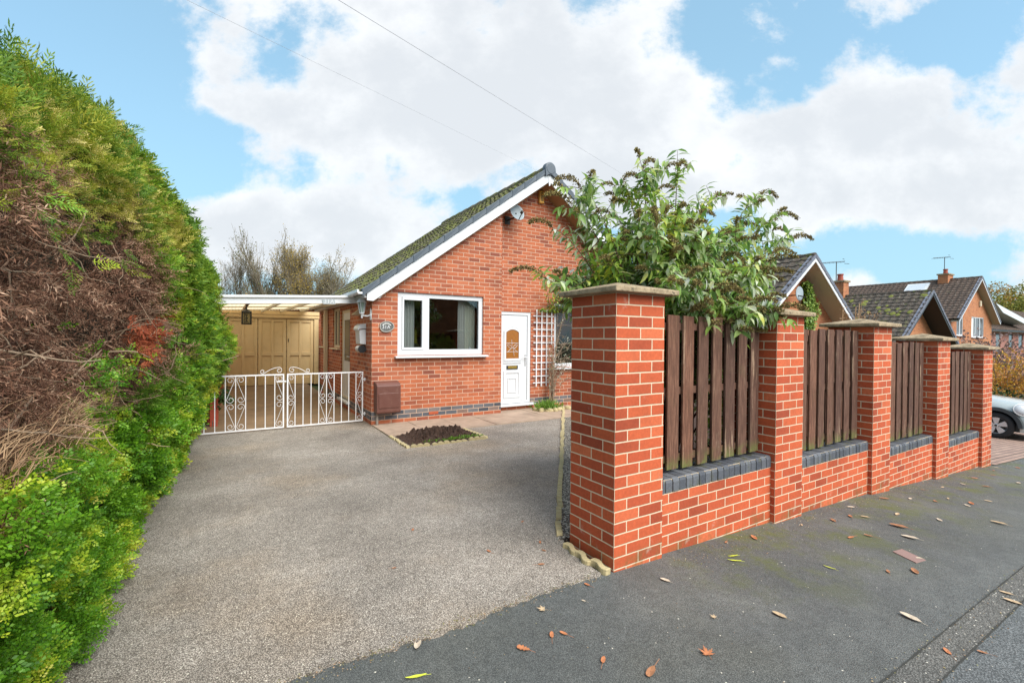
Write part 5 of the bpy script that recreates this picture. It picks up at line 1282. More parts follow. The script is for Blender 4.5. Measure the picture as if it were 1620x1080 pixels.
big=[('oak','leaf_orange',1.21,1.84,.6,.95,'large orange brown oak leaf lying flat on the dark pavement near the driveway edge'),
('maple','leaf_orange',1.95,1.35,-.5,1.0,'orange brown star shaped maple leaf on the pavement, the largest near the bottom'),
('oval','leaf_brown',1.62,1.41,1.9,1.5,'broad brown leaf lying crosswise at the bottom edge of the pavement'),
('maple','leaf_tan',1.48,2.05,.9,.75,'pale tan lobed leaf beside the ragged tarmac edge'),
('maple','leaf_tan',2.25,1.52,.2,.55,'small tan maple leaf alone in the middle of the pavement'),
('oval','leaf_orange',1.49,1.58,-.9,.95,'oval orange leaf beside a pale speck, left of the broad brown leaf'),
('oval','leaf_orange',1.39,1.85,-.6,.95,'slanting orange oval leaf, left one of a pair'),
('oval','leaf_orange',1.45,1.83,.5,.85,'upright orange oval leaf, right one of a pair'),
('curl','leaf_pale',2.33,1.92,-1.0,.75,'curled pale leaf in front of the gate pillar'),
('yellow','leaf_yellow',3.06,1.93,1.2,.85,'bright yellow narrow leaf, upper one of two near the low wall'),
('yellow','leaf_yellow',3.0,1.88,.9,1.0,'bright yellow narrow leaf, lower one of two near the low wall'),
('curl','leaf_tan',2.60,1.36,-1.3,.9,'curled tan leaf in the open middle of the pavement'),
('curl','leaf_pale',3.26,.99,-1.4,1.15,'curled pale leaf beside the worn edging strip'),
('oval','leaf_orange',3.05,.78,-.8,1.0,'orange leaf lying on the worn edging strip nearest the bottom'),
('oval','leaf_brown',3.21,.69,.4,.8,'brown leaf at the road side of the edging strip'),
('curl','leaf_tan',4.20,.80,-1.2,.75,'tan leaf at the far end of the edging strip, upper of two'),
('curl','leaf_tan',4.08,.75,-1.3,.95,'tan leaf at the far end of the edging strip, lower of two'),
('curl','leaf_brown',5.0,1.61,-1.1,1.5,'long dark brown curled leaf beyond the small pink cover'),
('curl','leaf_pale',4.77,1.46,-1.2,1.3,'long pale leaf just beyond the small pink cover'),
('oval','leaf_orange',4.88,1.93,-.9,1.2,'orange brown leaf on the mossy patch below the third pillar'),
('oval','leaf_brown',4.48,1.64,.1,1.2,'brown crumpled leaf on the moss beyond the yellow sliver'),
('oval','leaf_orange',4.29,1.69,1.4,1.2,'flat orange leaf on the moss left of the brown crumpled one'),
('yellow','leaf_yellow',3.52,1.51,.1,.8,'green yellow sliver of a leaf alone on the pavement'),
('yellow','leaf_yellow',.70,1.93,1.3,1.0,'yellow green leaf at the bottom edge near the driveway'),
('curl','leaf_pale',.78,2.13,1.2,.9,'pale curled leaf caught on the ragged tarmac edge'),
('oval','leaf_orange',1.86,2.12,.2,.8,'orange leaf against the cream edging by the gate pillar'),
('oval','leaf_pale',1.73,2.0,.4,.5,'tiny white leaf between driveway and gate pillar'),
('curl','leaf_tan',6.06,1.21,-1.4,1.3,'tan leaf lying far out on the pavement near the right edge'),
('oval','leaf_brown',3.84,1.29,-1.0,.9,'brown leaf in front of the small pink cover'),
('curl','leaf_pale',4.33,1.27,-.4,.55,'white curled leaf resting on the small pink cover')]
for k,c,x,y,rz_,sc_,l in big: leafobj(k,c,x,y,rz_,sc_,l)
sm_=[(5.0,1.86),(6.73,1.55),(4.02,1.2),(3.53,2.05),(3.24,2.1),(5.89,2.02),(6.39,1.75),(6.71,1.73),(6.56,1.54),(7.36,1.95),(7.46,1.81),(8.09,1.73),(7.1,1.5),(6.2,1.9),(5.4,1.75),(5.6,1.5),(7.9,1.9),(8.6,1.95),(9.2,1.9),(9.7,2.0),(8.9,1.6),(4.6,1.95),(4.2,2.02),(5.2,2.05),(6.9,2.0),(9.4,1.5),(10.1,2.05),(10.5,1.9)]
for i,(x,y) in enumerate(sm_): leafobj(rr.choice(['oval','curl','curl']),rr.choice(['leaf_tan','leaf_orange','leaf_pale','leaf_brown']),x,y,rr.uniform(-3,3),rr.uniform(.6,1.15),'small dry leaf scattered on the mossy pavement along the foot of the brick wall','small leaves scattered along the wall foot')
for i,(x,y) in enumerate([(1.54,2.79),(1.93,2.72),(1.88,2.60),(2.02,3.1),(1.2,3.4),(1.75,2.45),(.9,2.9)]): leafobj('oval',rr.choice(['leaf_orange','leaf_brown']),x,y,rr.uniform(-3,3),rr.uniform(.5,.9),'small rusty leaf lying on the gritty driveway','small leaves on the driveway')
mb=MB(); zz=s(4.3)
mb.prism([(4.21,1.25,s(4.21)+.005),(4.34,1.235,s(4.34)+.005),(4.42,1.40,s(4.42)+.005),(4.29,1.415,s(4.29)+.005)],(0,0,-.02)); o=world_thing('utility_cover',mb,plain('pink concrete cover',(.27,.17,.15),.85,.15,30,bump=.003,bscale=90),(4.3,1.32,zz),'small pinkish concrete utility cover set in the pavement','utility cover')

# ------------------------------------------------------------------ overhead wires
def wire(a,b,label,sag=.15,r_=.006):
    a,b=Vector(a),Vector(b); mb=MB(); mb.tube([a.lerp(b,k/24)-Vector((0,0,sag*4*(k/24)*(1-k/24))) for k in range(25)],r_,5); world_thing('overhead_wire',mb,plain('grey cable',(.35,.35,.38),.6),tuple(a),label,'cable')
wire((.741,4,4.298+.0),(13.167,12,7.165),'thin overhead wire crossing the sky down to the buddleia',.0,.0022)
wire((-.318,4.5,4.193),(8.272,12,6.832),'fainter overhead wire crossing the sky to the gable peak',.0,.0013)
# ------------------------------------------------------------------ hedge on the left
def tint_mat(name,cols,rough=.6,trans=.3,patch=None,pscale=1.3,spec=.35,w=.6):
    g=G(name); ri=g.n('ShaderNodeNewGeometry').outputs['Random Per Island']; at_=g.n('ShaderNodeAttribute',attribute_name='tint').outputs['Fac']
    v=g.math('ADD',g.math('MULTIPLY',at_,w),g.math('MULTIPLY',ri,1-w))
    c=g.ramp(v,[(i/(len(cols)-1),q) for i,q in enumerate(cols)])
    if patch:
        pm=g.sm(g.noise(g.obj(),pscale,4,.6),.48,.60); c=g.mix(pm,c,g.ramp(v,[(i/(len(patch)-1),q) for i,q in enumerate(patch)]))
    p=g.pbsdf(c,rough,None,spec,link_out=False); tr=g.n('ShaderNodeBsdfTranslucent',{'Color':c})
    mx=g.n('ShaderNodeMixShader',{0:trans,1:p.outputs[0],2:tr.outputs[0]}); g.t.links.new(mx.outputs[0],g.out.inputs[0]); return g.m
def set_tint(o,t):
    a=o.data.attributes.new('tint','FLOAT','FACE'); a.data.foreach_set('value',np.asarray(t,dtype=np.float32))
def unit(v): return v/(np.linalg.norm(v,axis=-1,keepdims=True)+1e-9)
def sprays(name,P,D,N,L,tmpl,mat,parent,lw=1.,fold=.0,curl=0.,tint=None):
    """tmpl rows: (a along, side offset, angle, length, width) in units of spray length"""
    P=np.asarray(P,float);n=len(P); D=unit(np.asarray(D,float)); S=unit(np.cross(D,N)); N2=np.cross(S,D); T=np.array(tmpl); k=len(T); L=np.broadcast_to(L,(n,))[:,None,None]
    a=T[:,0][None,:,None]; so_=T[:,1][None,:,None]; an=T[:,2]; ca=np.cos(an)[None,:,None]; sa=np.sin(an)[None,:,None]
    Dk=D[:,None,:]; Sk=S[:,None,:]; Nk=N2[:,None,:]
    base=P[:,None,:]+L*(a*Dk+so_*Sk - curl*a*a*Nk)
    dirs=ca*Dk+sa*Sk - curl*1.2*a*Nk + rng.normal(0,.16,(n,k,3))
    nn=Nk+rng.normal(0,.35,(n,k,3))
    lk=(L[:,:,0]*T[:,3][None]*rng.uniform(.75,1.25,(n,k))).reshape(-1); wk=(L[:,:,0]*T[:,4][None]*lw).reshape(-1)*np.ones(n*k)
    o=np_leaves(name,base.reshape(-1,3),dirs.reshape(-1,3),np.broadcast_to(nn,(n,k,3)).reshape(-1,3),lk,wk,mat,parent,fold)
    tt=rng.uniform(0,1,n) if tint is None else .45*rng.uniform(0,1,n)+.55*tint
    set_tint(o,np.repeat(tt,k)); return o
FINE=[]
for a in (.05,.16,.28,.40,.52,.64,.76,.88):
    for sg in (1,-1):
        for b_ in (0,.14,.27):
            an=R(58-20*a); q=b_*(1.15-a); FINE.append((a+q*math.cos(an),sg*q*math.sin(an),sg*(an-R(18)*(b_*4-.5)),.17*(1.1-.5*a),.042))
FINE+=[(k*.16,0,0,.2,.05) for k in range(6)]
FAN=[(a,0,sg*R(62-24*a),.42*(1-.55*a)*(.6+.4*min(1,a*4)),.085) for a in (.08,.22,.36,.50,.64,.78) for sg in (1,-1)]+[(0,0,0,.5,.07),(.4,0,0,.62,.08)]
CURLY=[(a,0,sg*R(50),.34*(1-.4*a),.075) for a in (.1,.3,.5,.7,.9) for sg in (1,-1)]+[(0,0,0,.55,.05),(.45,0,.1,.55,.06)]
PRIV=[(a,sg*.03,sg*R(58),.24,.17) for a in (.1,.28,.46,.64,.82) for sg in (1,-1)]+[(.92,0,0,.24,.16)]
mY=([1.4,2,3,4.7,6,8.9],[.03,.05,.08,.27,.38,.66]); AZ=([0,.4,.9,1.3,2.3,4],[0,.25,.62,1,1,1])
def lump(Y,z): return .045*np.sin(3.1*Y+1.3*z)+.035*np.sin(5.3*z-2.2*Y+1)+.03*np.sin(9*Y+4*z)
def topz(Y): return np.interp(Y,[1.4,2.8,3.6,4.7,6,9],[2.42,2.72,2.95,3.15,3.18,3.0])
def hx(Y,z):
    X=-.66+np.interp(Y,*mY)*np.interp(z,*AZ)
    zz=z*3.3/topz(Y); sh=np.clip((zz-2.15)/1.15,0,1); X=X-.40*sh**2.2-.5*np.clip((zz-3.15)/.3,0,1)**2
    X=X+lump(Y,z)*np.clip(z*2,.3,1)
    X=X-.35*np.clip((Y-8.45)/.4,0,1)**2-.10*np.clip((Y-4)/3,0,1)*np.clip(z-.8,0,1)-.13*np.clip((Y-4)/3,0,1)*np.clip((z-1.5)/.6,0,1)
    return X
DH=([1.4,2.6,3.6,4.3,4.9,5.4],[2.02,2.14,2.22,2.08,1.75,1.4]); DL=([1.4,3.1,4.1,4.9,5.4],[.98,1.0,.99,1.2,1.5])
def deadness(Y,z):
    w_=.10*np.sin(7*Y+3*z)+.07*np.sin(15*Y-9*z)+rng.normal(0,.05,np.shape(Y))
    return np.minimum(np.interp(Y,*DH)-z+w_, z-np.interp(Y,*DL)+w_)-10*(Y>5.5)
def lowtop(Y): return np.interp(Y,[1.4,2.5,4.2,6,7.8,9],[1.06,1.08,1.02,.85,.70,.6])
def sampY(n,y0=1.75,y1=8.8,p=1.):
    u=rng.uniform(0,1,n); return y0*(y1/y0)**u if p==1 else y0+(y1-y0)*u
hedge=thing('conifer_hedge','tall overgrown conifer hedge with a large dead brown patch, left of the driveway','hedge',(-1.2,5,0))
low=thing('box_hedge','low bright green small leaved hedge at the foot of the tall conifer hedge','hedge',(-.9,4,0))
def nrm(Y,z):
    e=.03; dx_dz=(hx(Y,z+e)-hx(Y,z-e))/(2*e); dx_dy=(hx(Y+e,z)-hx(Y-e,z))/(2*e)
    v=np.stack([np.ones_like(Y),-dx_dy*.7,-dx_dz],-1); return unit(v)
# core: near-black shell, shade between the sprays put into its colour
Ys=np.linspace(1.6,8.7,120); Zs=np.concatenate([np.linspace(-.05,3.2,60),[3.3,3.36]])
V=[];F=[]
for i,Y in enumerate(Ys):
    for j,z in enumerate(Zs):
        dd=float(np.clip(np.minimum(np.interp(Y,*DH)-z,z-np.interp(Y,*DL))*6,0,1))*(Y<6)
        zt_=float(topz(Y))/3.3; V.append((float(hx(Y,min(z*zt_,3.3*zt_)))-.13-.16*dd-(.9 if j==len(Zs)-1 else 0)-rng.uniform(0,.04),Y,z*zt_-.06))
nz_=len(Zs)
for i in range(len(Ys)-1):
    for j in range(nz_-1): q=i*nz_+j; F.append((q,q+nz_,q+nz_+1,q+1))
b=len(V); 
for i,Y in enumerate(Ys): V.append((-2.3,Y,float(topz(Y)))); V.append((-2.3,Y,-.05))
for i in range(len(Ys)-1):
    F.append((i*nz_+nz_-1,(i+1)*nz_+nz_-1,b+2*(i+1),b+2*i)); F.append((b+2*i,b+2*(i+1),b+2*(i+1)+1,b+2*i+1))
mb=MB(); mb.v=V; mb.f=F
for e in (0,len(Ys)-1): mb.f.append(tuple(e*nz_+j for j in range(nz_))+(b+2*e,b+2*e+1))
mb.build('shade_core',M['core'],hedge,smooth=True)
M['con2']=tint_mat('conifer sprays',[(.03,.085,.010),(.09,.19,.016),(.18,.31,.025),(.32,.43,.04)],.6,.33,[(.07,.14,.014),(.22,.30,.022),(.40,.42,.035),(.58,.50,.07)],1.5)
M['con3']=tint_mat('yellow faded conifer tips',[(.20,.25,.02),(.42,.42,.05),(.68,.58,.16),(.90,.75,.36)],.6,.3)
M['dead2']=tint_mat('dead curled sprays',[(.04,.018,.011),(.14,.062,.038),(.32,.17,.105),(.68,.46,.32)],.9,.12)
M['priv2']=tint_mat('small box leaves',[(.03,.10,.006),(.08,.22,.012),(.17,.36,.02),(.30,.52,.04)],.45,.35,[(.15,.30,.012),(.32,.48,.022),(.55,.60,.045),(.90,.76,.24)],3.2)
NC=520; CY=sampY(NC,1.7,8.9); CZ=rng.uniform(0,3.3,NC); CH=rng.uniform(.25,1,NC); CR=rng.uniform(.09,.17,NC)*np.clip(CY/4,.8,1.5); CT=rng.uniform(0,1,NC)
def clumps(Y,z):
    d2=((Y[:,None]-CY[None])**2+(z[:,None]-CZ[None])**2)/CR[None]**2; v=CH[None]*np.exp(-d2); k=v.argmax(1); i=np.arange(len(Y)); return v[i,k],np.stack([np.zeros(len(Y)),Y-CY[k],z-CZ[k]],-1)/CR[k][:,None],CT[k]
def surf(n,zlo,zhi,cond,depth=(0,.10),p=1.,y0=1.75,y1=8.75,top=0):
    Y=sampY(n,y0,y1,p); z=rng.uniform(0,1,n)*(zhi(Y)-zlo(Y))+zlo(Y)
    k=cond(Y,z); Y,z=Y[k],z[k]; N=nrm(Y,z); h,dv,ct=clumps(Y,z); keep=rng.uniform(0,1,len(Y))<(.0+2.2*h); X=hx(Y,z)-rng.uniform(*depth,len(Y))+.20*h-.10; N=unit(N+dv*.9*h[:,None]); LAST['t']=ct[keep]; return np.stack([X,Y,z],-1)[keep],N[keep]
LAST={}
c3=lambda v: (lambda Y: np.full_like(Y,v))
# living conifer
P,N=surf(36000,lowtop,topz,lambda Y,z: (deadness(Y,z)<.03)&((Y>3.3)|(z>1.6)))
ct0=LAST['t']
n=len(P); D_=N*.7+rng.normal(0,.45,(n,3))+np.array([0,-.15,.25]); L=rng.uniform(.07,.14,n)*np.clip(P[:,1]/4,.60,1.4)
ym=(P[:,2]>2.05)&(P[:,1]<5.2)&(rng.uniform(0,1,n)<.68*np.clip((np.sin(3*P[:,1]+5*P[:,2])+1.2),0,1))
tm=(P[:,2]<2.1)&(P[:,1]>4)&(rng.uniform(0,1,n)<.18)
for nm_,kk,tp_,q_ in (('foliage',~(ym|tm)&(P[:,1]<4.6),FINE,1.15),('far_foliage',~(ym|tm)&(P[:,1]>=4.6),FAN,1.)): sprays(nm_,P[kk],D_[kk],rng.normal(0,.8,(kk.sum(),3))+np.array([0,-.3,1]),L[kk]*q_,tp_,M['con2'],hedge,curl=.15,tint=ct0[kk])
sprays('yellowed_foliage',P[ym],D_[ym],rng.normal(0,.8,(ym.sum(),3))+np.array([0,0,1]),L[ym]*.95,FINE,M['con3'],hedge,curl=.15)
sprays('bright_foliage',P[tm]+N[tm]*.05,D_[tm],rng.normal(0,.8,(tm.sum(),3))+np.array([0,0,1]),L[tm]*.85,FAN,M['priv2'],hedge,curl=.1)
# the end of the hedge towards the pavement and its top
n=3600; X=rng.uniform(-2.35,-.72,n); z=rng.uniform(.0,2.5,n); P=np.stack([X,1.62-rng.uniform(-.02,.10,n)-.06*np.sin(5*X+4*z),z*.97],-1); kk=z>1.0
sprays('end_foliage',P[kk],rng.normal(0,.5,(kk.sum(),3))+np.array([0,-.8,.1]),rnd_unit(kk.sum()),rng.uniform(.13,.24,kk.sum()),FAN,M['con2'],hedge,curl=.15)
sprays('end_leaves',P[~kk],rng.normal(0,.5,((~kk).sum(),3))+np.array([0,-.8,.3]),rnd_unit((~kk).sum()),rng.uniform(.10,.17,(~kk).sum()),PRIV,M['priv2'],low,fold=.1)
n=2600; X=rng.uniform(-2.35,-1.15,n); Y=rng.uniform(1.6,8.6,n); P=np.stack([X,Y,topz(Y)-.03+.05*np.sin(6*X+3*Y)],-1); sprays('top_foliage',P,rng.normal(0,.4,(n,3))+np.array([0,0,.9]),rnd_unit(n),rng.uniform(.14,.26,n),FAN,M['con2'],hedge)
# leaders along the top
Y=sampY(420,1.9,8.4); z=topz(Y)-rng.uniform(0,.3,420); P=np.stack([hx(Y,z)-.02,Y,z],-1); sprays('top_shoots',P,rng.normal(0,.35,(420,3))+np.array([.1,0,1]),rnd_unit(420),rng.uniform(.10,.24,420),FINE,M['con2'],hedge,lw=.8)
# a few fresh green sprays over the dead patch
pts=[(2.35,2.05,.12),(2.5,1.98,.11),(2.65,1.93,.11),(2.9,1.86,.12),(3.3,1.95,.11)]
PP=[];LL=[]
for Y,z,l in pts:
    for k in range(3): PP.append((float(hx(Y,z))+.03+rng.uniform(-.03,.05),Y+rng.normal(0,.06),z+rng.normal(0,.05))); LL.append(l*rng.uniform(.6,1.1))
n=len(PP); sprays('fresh_sprays',PP,rng.normal(0,.4,(n,3))+np.array([.6,.1,-.4]),rnd_unit(n)*.5+np.array([.6,-.4,.6]),np.array(LL),FINE,M['priv2'],hedge,curl=.2)
# dead growth
P,N=surf(32000,c3(.9),c3(2.4),lambda Y,z: deadness(Y,z)>-.06,depth=(0,.34),y1=6.2)
n=len(P); sprays('dead_growth',P,rng.normal(0,.7,(n,3))+N*.5+np.array([0,0,-.35]),rnd_unit(n),rng.uniform(.04,.10,n),CURLY,M['dead2'],hedge,lw=.62,curl=.6)
P,N=surf(3200,c3(.7),c3(1.6),lambda Y,z:(Y>3.8),depth=(.02,.16),y0=3.6,y1=8.3); n=len(P)
sprays('dead_growth',P,rng.normal(0,.7,(n,3))+np.array([.4,0,-.3]),rnd_unit(n),rng.uniform(.05,.12,n),CURLY,M['dead2'],hedge,curl=.5)
P=np.stack([np.full(60,0.)+float(hx(3.55,1.5))-.03+rng.uniform(-.04,.06,60),3.62+rng.normal(0,.11,60),1.50+rng.normal(0,.07,60)],-1); sprays('rusty_sprays',P,rng.normal(0,.5,(60,3))+np.array([.4,.5,-.3]),rnd_unit(60),rng.uniform(.08,.15,60),FAN,tint_mat('rust sprays',[(.16,.03,.012),(.32,.07,.025),(.46,.15,.07)],.8,.15),hedge,curl=.3)
# bare twigs and branches
mb=MB()
for k in range(420):
    Y=float(sampY(1,1.9,7.8)[0]); dead=k<280
    if dead: z=rr.uniform(.95,2.15); 
    else: z=rr.uniform(.65,1.6); Y=rr.uniform(3.6,8.0)
    if dead and Y>5.6: continue
    p=Vector((float(hx(Y,z))-rr.uniform(.05,.22),Y,z)); d=Vector((rr.uniform(-.1,.6),rr.uniform(-1,1),rr.uniform(-.9,.5))).normalized(); ln=rr.uniform(.12,.42); pts=[p]; 
    for j in range(7): d=(d+Vector((rr.gauss(0,.25),rr.gauss(0,.25),rr.gauss(-.03,.25)))).normalized(); p=p+d*ln/7; pts.append(p)
    r0=rr.choice([.002,.003,.004,.006]); mb.tube(pts,[r0*(1-.7*j/7) for j in range(8)],4)
mb.build('twigs',M['bark_pale'],hedge,smooth=True)
mb=MB()
for k in range(16):
    Y=rr.uniform(5.2,7.4); p=Vector((float(hx(Y,.9))-.16,Y,rr.uniform(.75,1.0))); d=Vector((rr.uniform(0,.3),rr.uniform(-.4,.6),1)).normalized(); pts=[p]
    for j in range(8): d=(d+Vector((rr.gauss(0,.18),rr.gauss(0,.2),rr.gauss(0,.1)))).normalized(); p=p+d*.10; pts.append(p)
    mb.tube(pts,[.013*(1-.75*j/8) for j in range(9)],6)
mb.build('branch',M['bark_pale'],hedge,smooth=True)
# straw strip between dead patch and low hedge
mb=MB()
for k in range(750):
    Y=rr.uniform(1.8,3.5); z=rr.gauss(1.12,.05); p=Vector((float(hx(Y,z))-rr.uniform(-.03,.10),Y,z)); d=Vector((rr.uniform(-.2,.5),rr.uniform(.3,1),rr.gauss(.15,.3))).normalized(); l=rr.uniform(.05,.16)
    mb.tube([p,p+d*l*.5+Vector((0,0,.01)),p+d*l+Vector((.01,0,-.01))],[.0016,.0013,.0007],3,cap=False)
mb.build('straw_growth',M['straw'],hedge)
# low hedge
P,N=surf(26000,c3(.02),lowtop,lambda Y,z: Y>0,depth=(-.05,.06)); n=len(P); ct1=LAST['t']
sprays('leaves',P,N*.7+rng.normal(0,.5,(n,3))+np.array([0,0,.35]),rng.normal(0,.6,(n,3))+np.array([.5,-.3,.8]),rng.uniform(.06,.10,n)*np.clip(P[:,1]/4,.62,1.5),PRIV,M['priv2'],low,fold=.1,tint=ct1)
P,N=surf(2600,lambda Y: lowtop(Y)-.02,lambda Y: lowtop(Y)+.50,lambda Y,z:(Y>2.7)&(Y<7.5)&(np.sin(4*Y+6*z)+np.sin(9*z-3*Y)>.2),depth=(-.06,.05)); n=len(P)
sprays('climbing_shoots',P,N*.6+rng.normal(0,.5,(n,3))+np.array([0,0,.35]),rng.normal(0,.6,(n,3))+np.array([.5,-.3,.8]),rng.uniform(.06,.10,n)*np.clip(P[:,1]/4,.8,1.5),PRIV,M['priv2'],low,fold=.1)
mb=MB()
for k in range(260):
    Y=float(sampY(1,1.9,8.4)[0]); p=Vector((float(hx(Y,.05))-.10-rr.uniform(0,.1),Y,.0)); d=Vector((rr.uniform(-.2,.4),rr.uniform(-.6,.6),1)).normalized(); pts=[p]
    for j in range(5): d=(d+Vector((rr.gauss(0,.25),rr.gauss(0,.25),0))).normalized(); p=p+d*.06; pts.append(p)
    mb.tube(pts,[.004*(1-.6*j/5) for j in range(6)],4)
mb.build('stems',M['bark'],low)
# ivy and dark shrub inside the gate
t=thing('dark_ivy','dark green ivy tumbling over the red fence behind the left gate leaf','ivy',(-.3,9.3,0))
n=2600; Y=rng.uniform(8.75,10.4,n); z=rng.uniform(.0,1.5,n)**1.0; X=-.24+rng.uniform(-.05,.16,n)*np.where(z<.55,1.0,.8)+.08*np.sin(6*z+2*Y)-.22*(z<.35)
k=((z>.9)|(Y<9.2)|((z<.6)&(Y<9.6)))
k&=~((Y<9.2)&(z<.75)&(z>.0)&(rng.uniform(0,1,n)<.55))
np_leaves('leaves',np.stack([X,Y,z],-1)[k],rnd_unit(k.sum())+np.array([0,0,-.4]),rnd_unit(k.sum())*.6+np.array([.7,-.5,.3]),rng.uniform(.04,.085,k.sum()),rng.uniform(.035,.07,k.sum()),M['ivy_dark'],t,.15)
mb=MB()
for k in range(5): mb.tube([(-.27,8.9+.3*k,0),(-.25,8.95+.3*k,.7),(-.24,9+.3*k,1.4)],.01,5)
mb.build('stems',M['bark'],t)

# ------------------------------------------------------------------ buddleia behind the fence
bud=thing('buddleia','large buddleia shrub with drooping brown seed heads rising behind the gate pillar and fence','shrub',(3.55,3.05,0))
tips=[(2.68,3.2,2.88,'L'),(3.31,3.3,3.07,'U'),(3.38,3.1,3.149,'L'),(3.88,3.1,3.235,'R'),(4.99,2.9,3.10,'R'),(4.95,2.7,2.805,'R'),(5.08,2.6,2.58,'R'),(4.66,2.6,2.369,'R'),(4.49,3.1,3.06,'R'),(4.59,2.9,2.695,'R'),(2.45,3.3,2.50,'L'),(2.59,3.2,2.70,'L'),(3.0,2.6,2.44,'L'),(3.98,2.35,2.004,'R'),(3.93,2.15,1.75,'R'),(4.03,3.0,2.75,'R'),(2.35,3.3,2.05,'L'),(3.62,2.18,1.79,'R'),(3.26,2.25,1.83,'R')]
for k in range(62):
    th=rr.uniform(0,2*pi); q=rr.uniform(.25,1)**.6; z=1.72+1.12*math.sqrt(max(0,1-q*q))*rr.uniform(.72,1.0)+rr.uniform(-.25,.08)
    x=3.70+1.15*q*cos(th); y=3.05+.88*q*sin(th)
    if x>4.4: z-=.1
    if x<2.95 and z>2.35: x+=.45
    tips.append((x,y,z,'R' if x>3.5 else 'L'))
for k in range(14): tips.append((rr.uniform(2.7,4.0),rr.uniform(2.15,2.6),rr.uniform(1.72,2.2),'R'))
for k in range(14): tips.append((rr.uniform(4.3,5.6),rr.uniform(2.7,3.3),rr.uniform(1.2,2.3),'R'))
stem=MB(); LP=[];LD=[];LN=[];LLn=[]; pan_b=[];pan_d=[];
base0=Vector((3.55,3.1,.0))
def add_leaves(p,d,sc_):
    side=d.cross(Vector((0,0,1)));  
    if side.length<.1: side=Vector((1,0,0))
    side.normalize(); side.rotate(__import__('mathutils').Quaternion(d,rr.uniform(0,pi)))
    for sg in (1,-1):
        v=(side*sg*1.0+d*.35+Vector((0,0,rr.uniform(-.75,-.05)))).normalized()
        LP.append(p); LD.append(v); LN.append(Vector((rr.gauss(0,.35),rr.gauss(0,.35),1))); LLn.append(sc_*rr.uniform(.75,1.2))
panp=[];pand=[]
for i,(x,y,z,sd_) in enumerate(tips):
    T=Vector((x,y,z)); b0=base0+Vector((rr.uniform(-.22,.22),rr.uniform(-.15,.15),0)); out=(T-b0); out.z=0
    L_=(T-b0).length; c1=b0+Vector((out.x*.18,out.y*.18,z*.55)); c2=b0+Vector((out.x*.66,out.y*.66,z*.93+.06)); pts=[]; m=16
    for k in range(m+1):
        u=k/m; pts.append(b0*(1-u)**3+c1*3*u*(1-u)**2+c2*3*u*u*(1-u)+T*u**3)
    if i%1==0: stem.tube(pts,[.013*(1-.8*k/m) for k in range(m+1)],5)
    start=.45 if i>20 else .5
    nn=int(L_*(1-start)/.036)
    for k in range(nn):
        u=start+(1-start)*k/nn; f=u*m; j=min(int(f),m-1); p=pts[j].lerp(pts[j+1],f-j); d=(pts[j+1]-pts[j]).normalized()
        if p.z<1.3 and rr.random()<.5: continue
        add_leaves(p,d,.132*(1.05-.35*(u-start)/(1-start)))
        if rr.random()<.33:    # short side shoot
            sdv=Vector((rr.gauss(0,1),rr.gauss(0,1),rr.uniform(-.1,.7))).normalized(); l=rr.uniform(.10,.24); q=p
            stem.tube([p,p+sdv*l*.5+Vector((0,0,.01)),p+sdv*l],[.004,.003,.002],4)
            for e in (.35,.6,.8,1.0): add_leaves(p+sdv*l*e,sdv,.115)
            if rr.random()<.3: panp.append(p+sdv*l); pand.append((sdv+Vector((0,0,.15)),rr.uniform(.08,.16),rr.choice([.028,.032])))
    hero=i<20
    if hero or rr.random()<.75:
        d=(pts[-1]-pts[-3]).normalized()
        if sd_=='U': d=Vector((.25,0,1))
        panp.append(T); pand.append((d,rr.uniform(.26,.38) if hero else rr.uniform(.13,.26),(.036 if hero else .031)))
stem.build('stems',M['stem'],bud,smooth=True)
f3=lambda a: np.array([tuple(v) for v in a])
o=np_leaves('leaves',f3(LP),f3(LD),f3(LN),np.array(LLn),np.array(LLn)*rng.uniform(.27,.38,len(LLn)),M['budd'],bud,kind='long')
# seed heads: curved tapering spikes of tiny clumped capsules
GP_=[];GD=[];GL=[]
core=MB()
for p,(d,l,r0) in zip(panp,pand):
    d=d.normalized(); hor=Vector((d.x,d.y,0)); hor=hor.normalized() if hor.length>.1 else Vector((rr.choice([-1,1]),0,0)); q=Vector(p); m=10; pts=[q]; dd=d.lerp(Vector((0,0,1)),.45).normalized()
    for k in range(m):
        dd=(dd+hor*.20+Vector((0,0,-.17*(k/m)*1.6-.02))).normalized(); q=q+dd*l/m; pts.append(q)
    core.tube(pts,[.004*(1-.6*k/m) for k in range(m+1)],4)
    nn=int(l*1500)
    for k in range(nn):
        u=rr.random()**.9; f=u*m; j=min(int(f),m-1); c=pts[j].lerp(pts[j+1],f-j); gap=(1 if (math.sin(u*l*160)>-.55 or u>.35) else .25); rad=r0*(1-.68*u)*gap
        v=Vector((rr.gauss(0,1),rr.gauss(0,1),rr.gauss(0,1))).normalized(); GP_.append(c+v*rad*rr.random()); GD.append(v); GL.append(rr.uniform(.010,.020))
core.build('spike_stalks',M['stem'],bud)
np_leaves('seed_heads',f3(GP_),f3(GD),rnd_unit(len(GP_)),np.array(GL),np.array(GL)*.75,M['panicle'],bud)
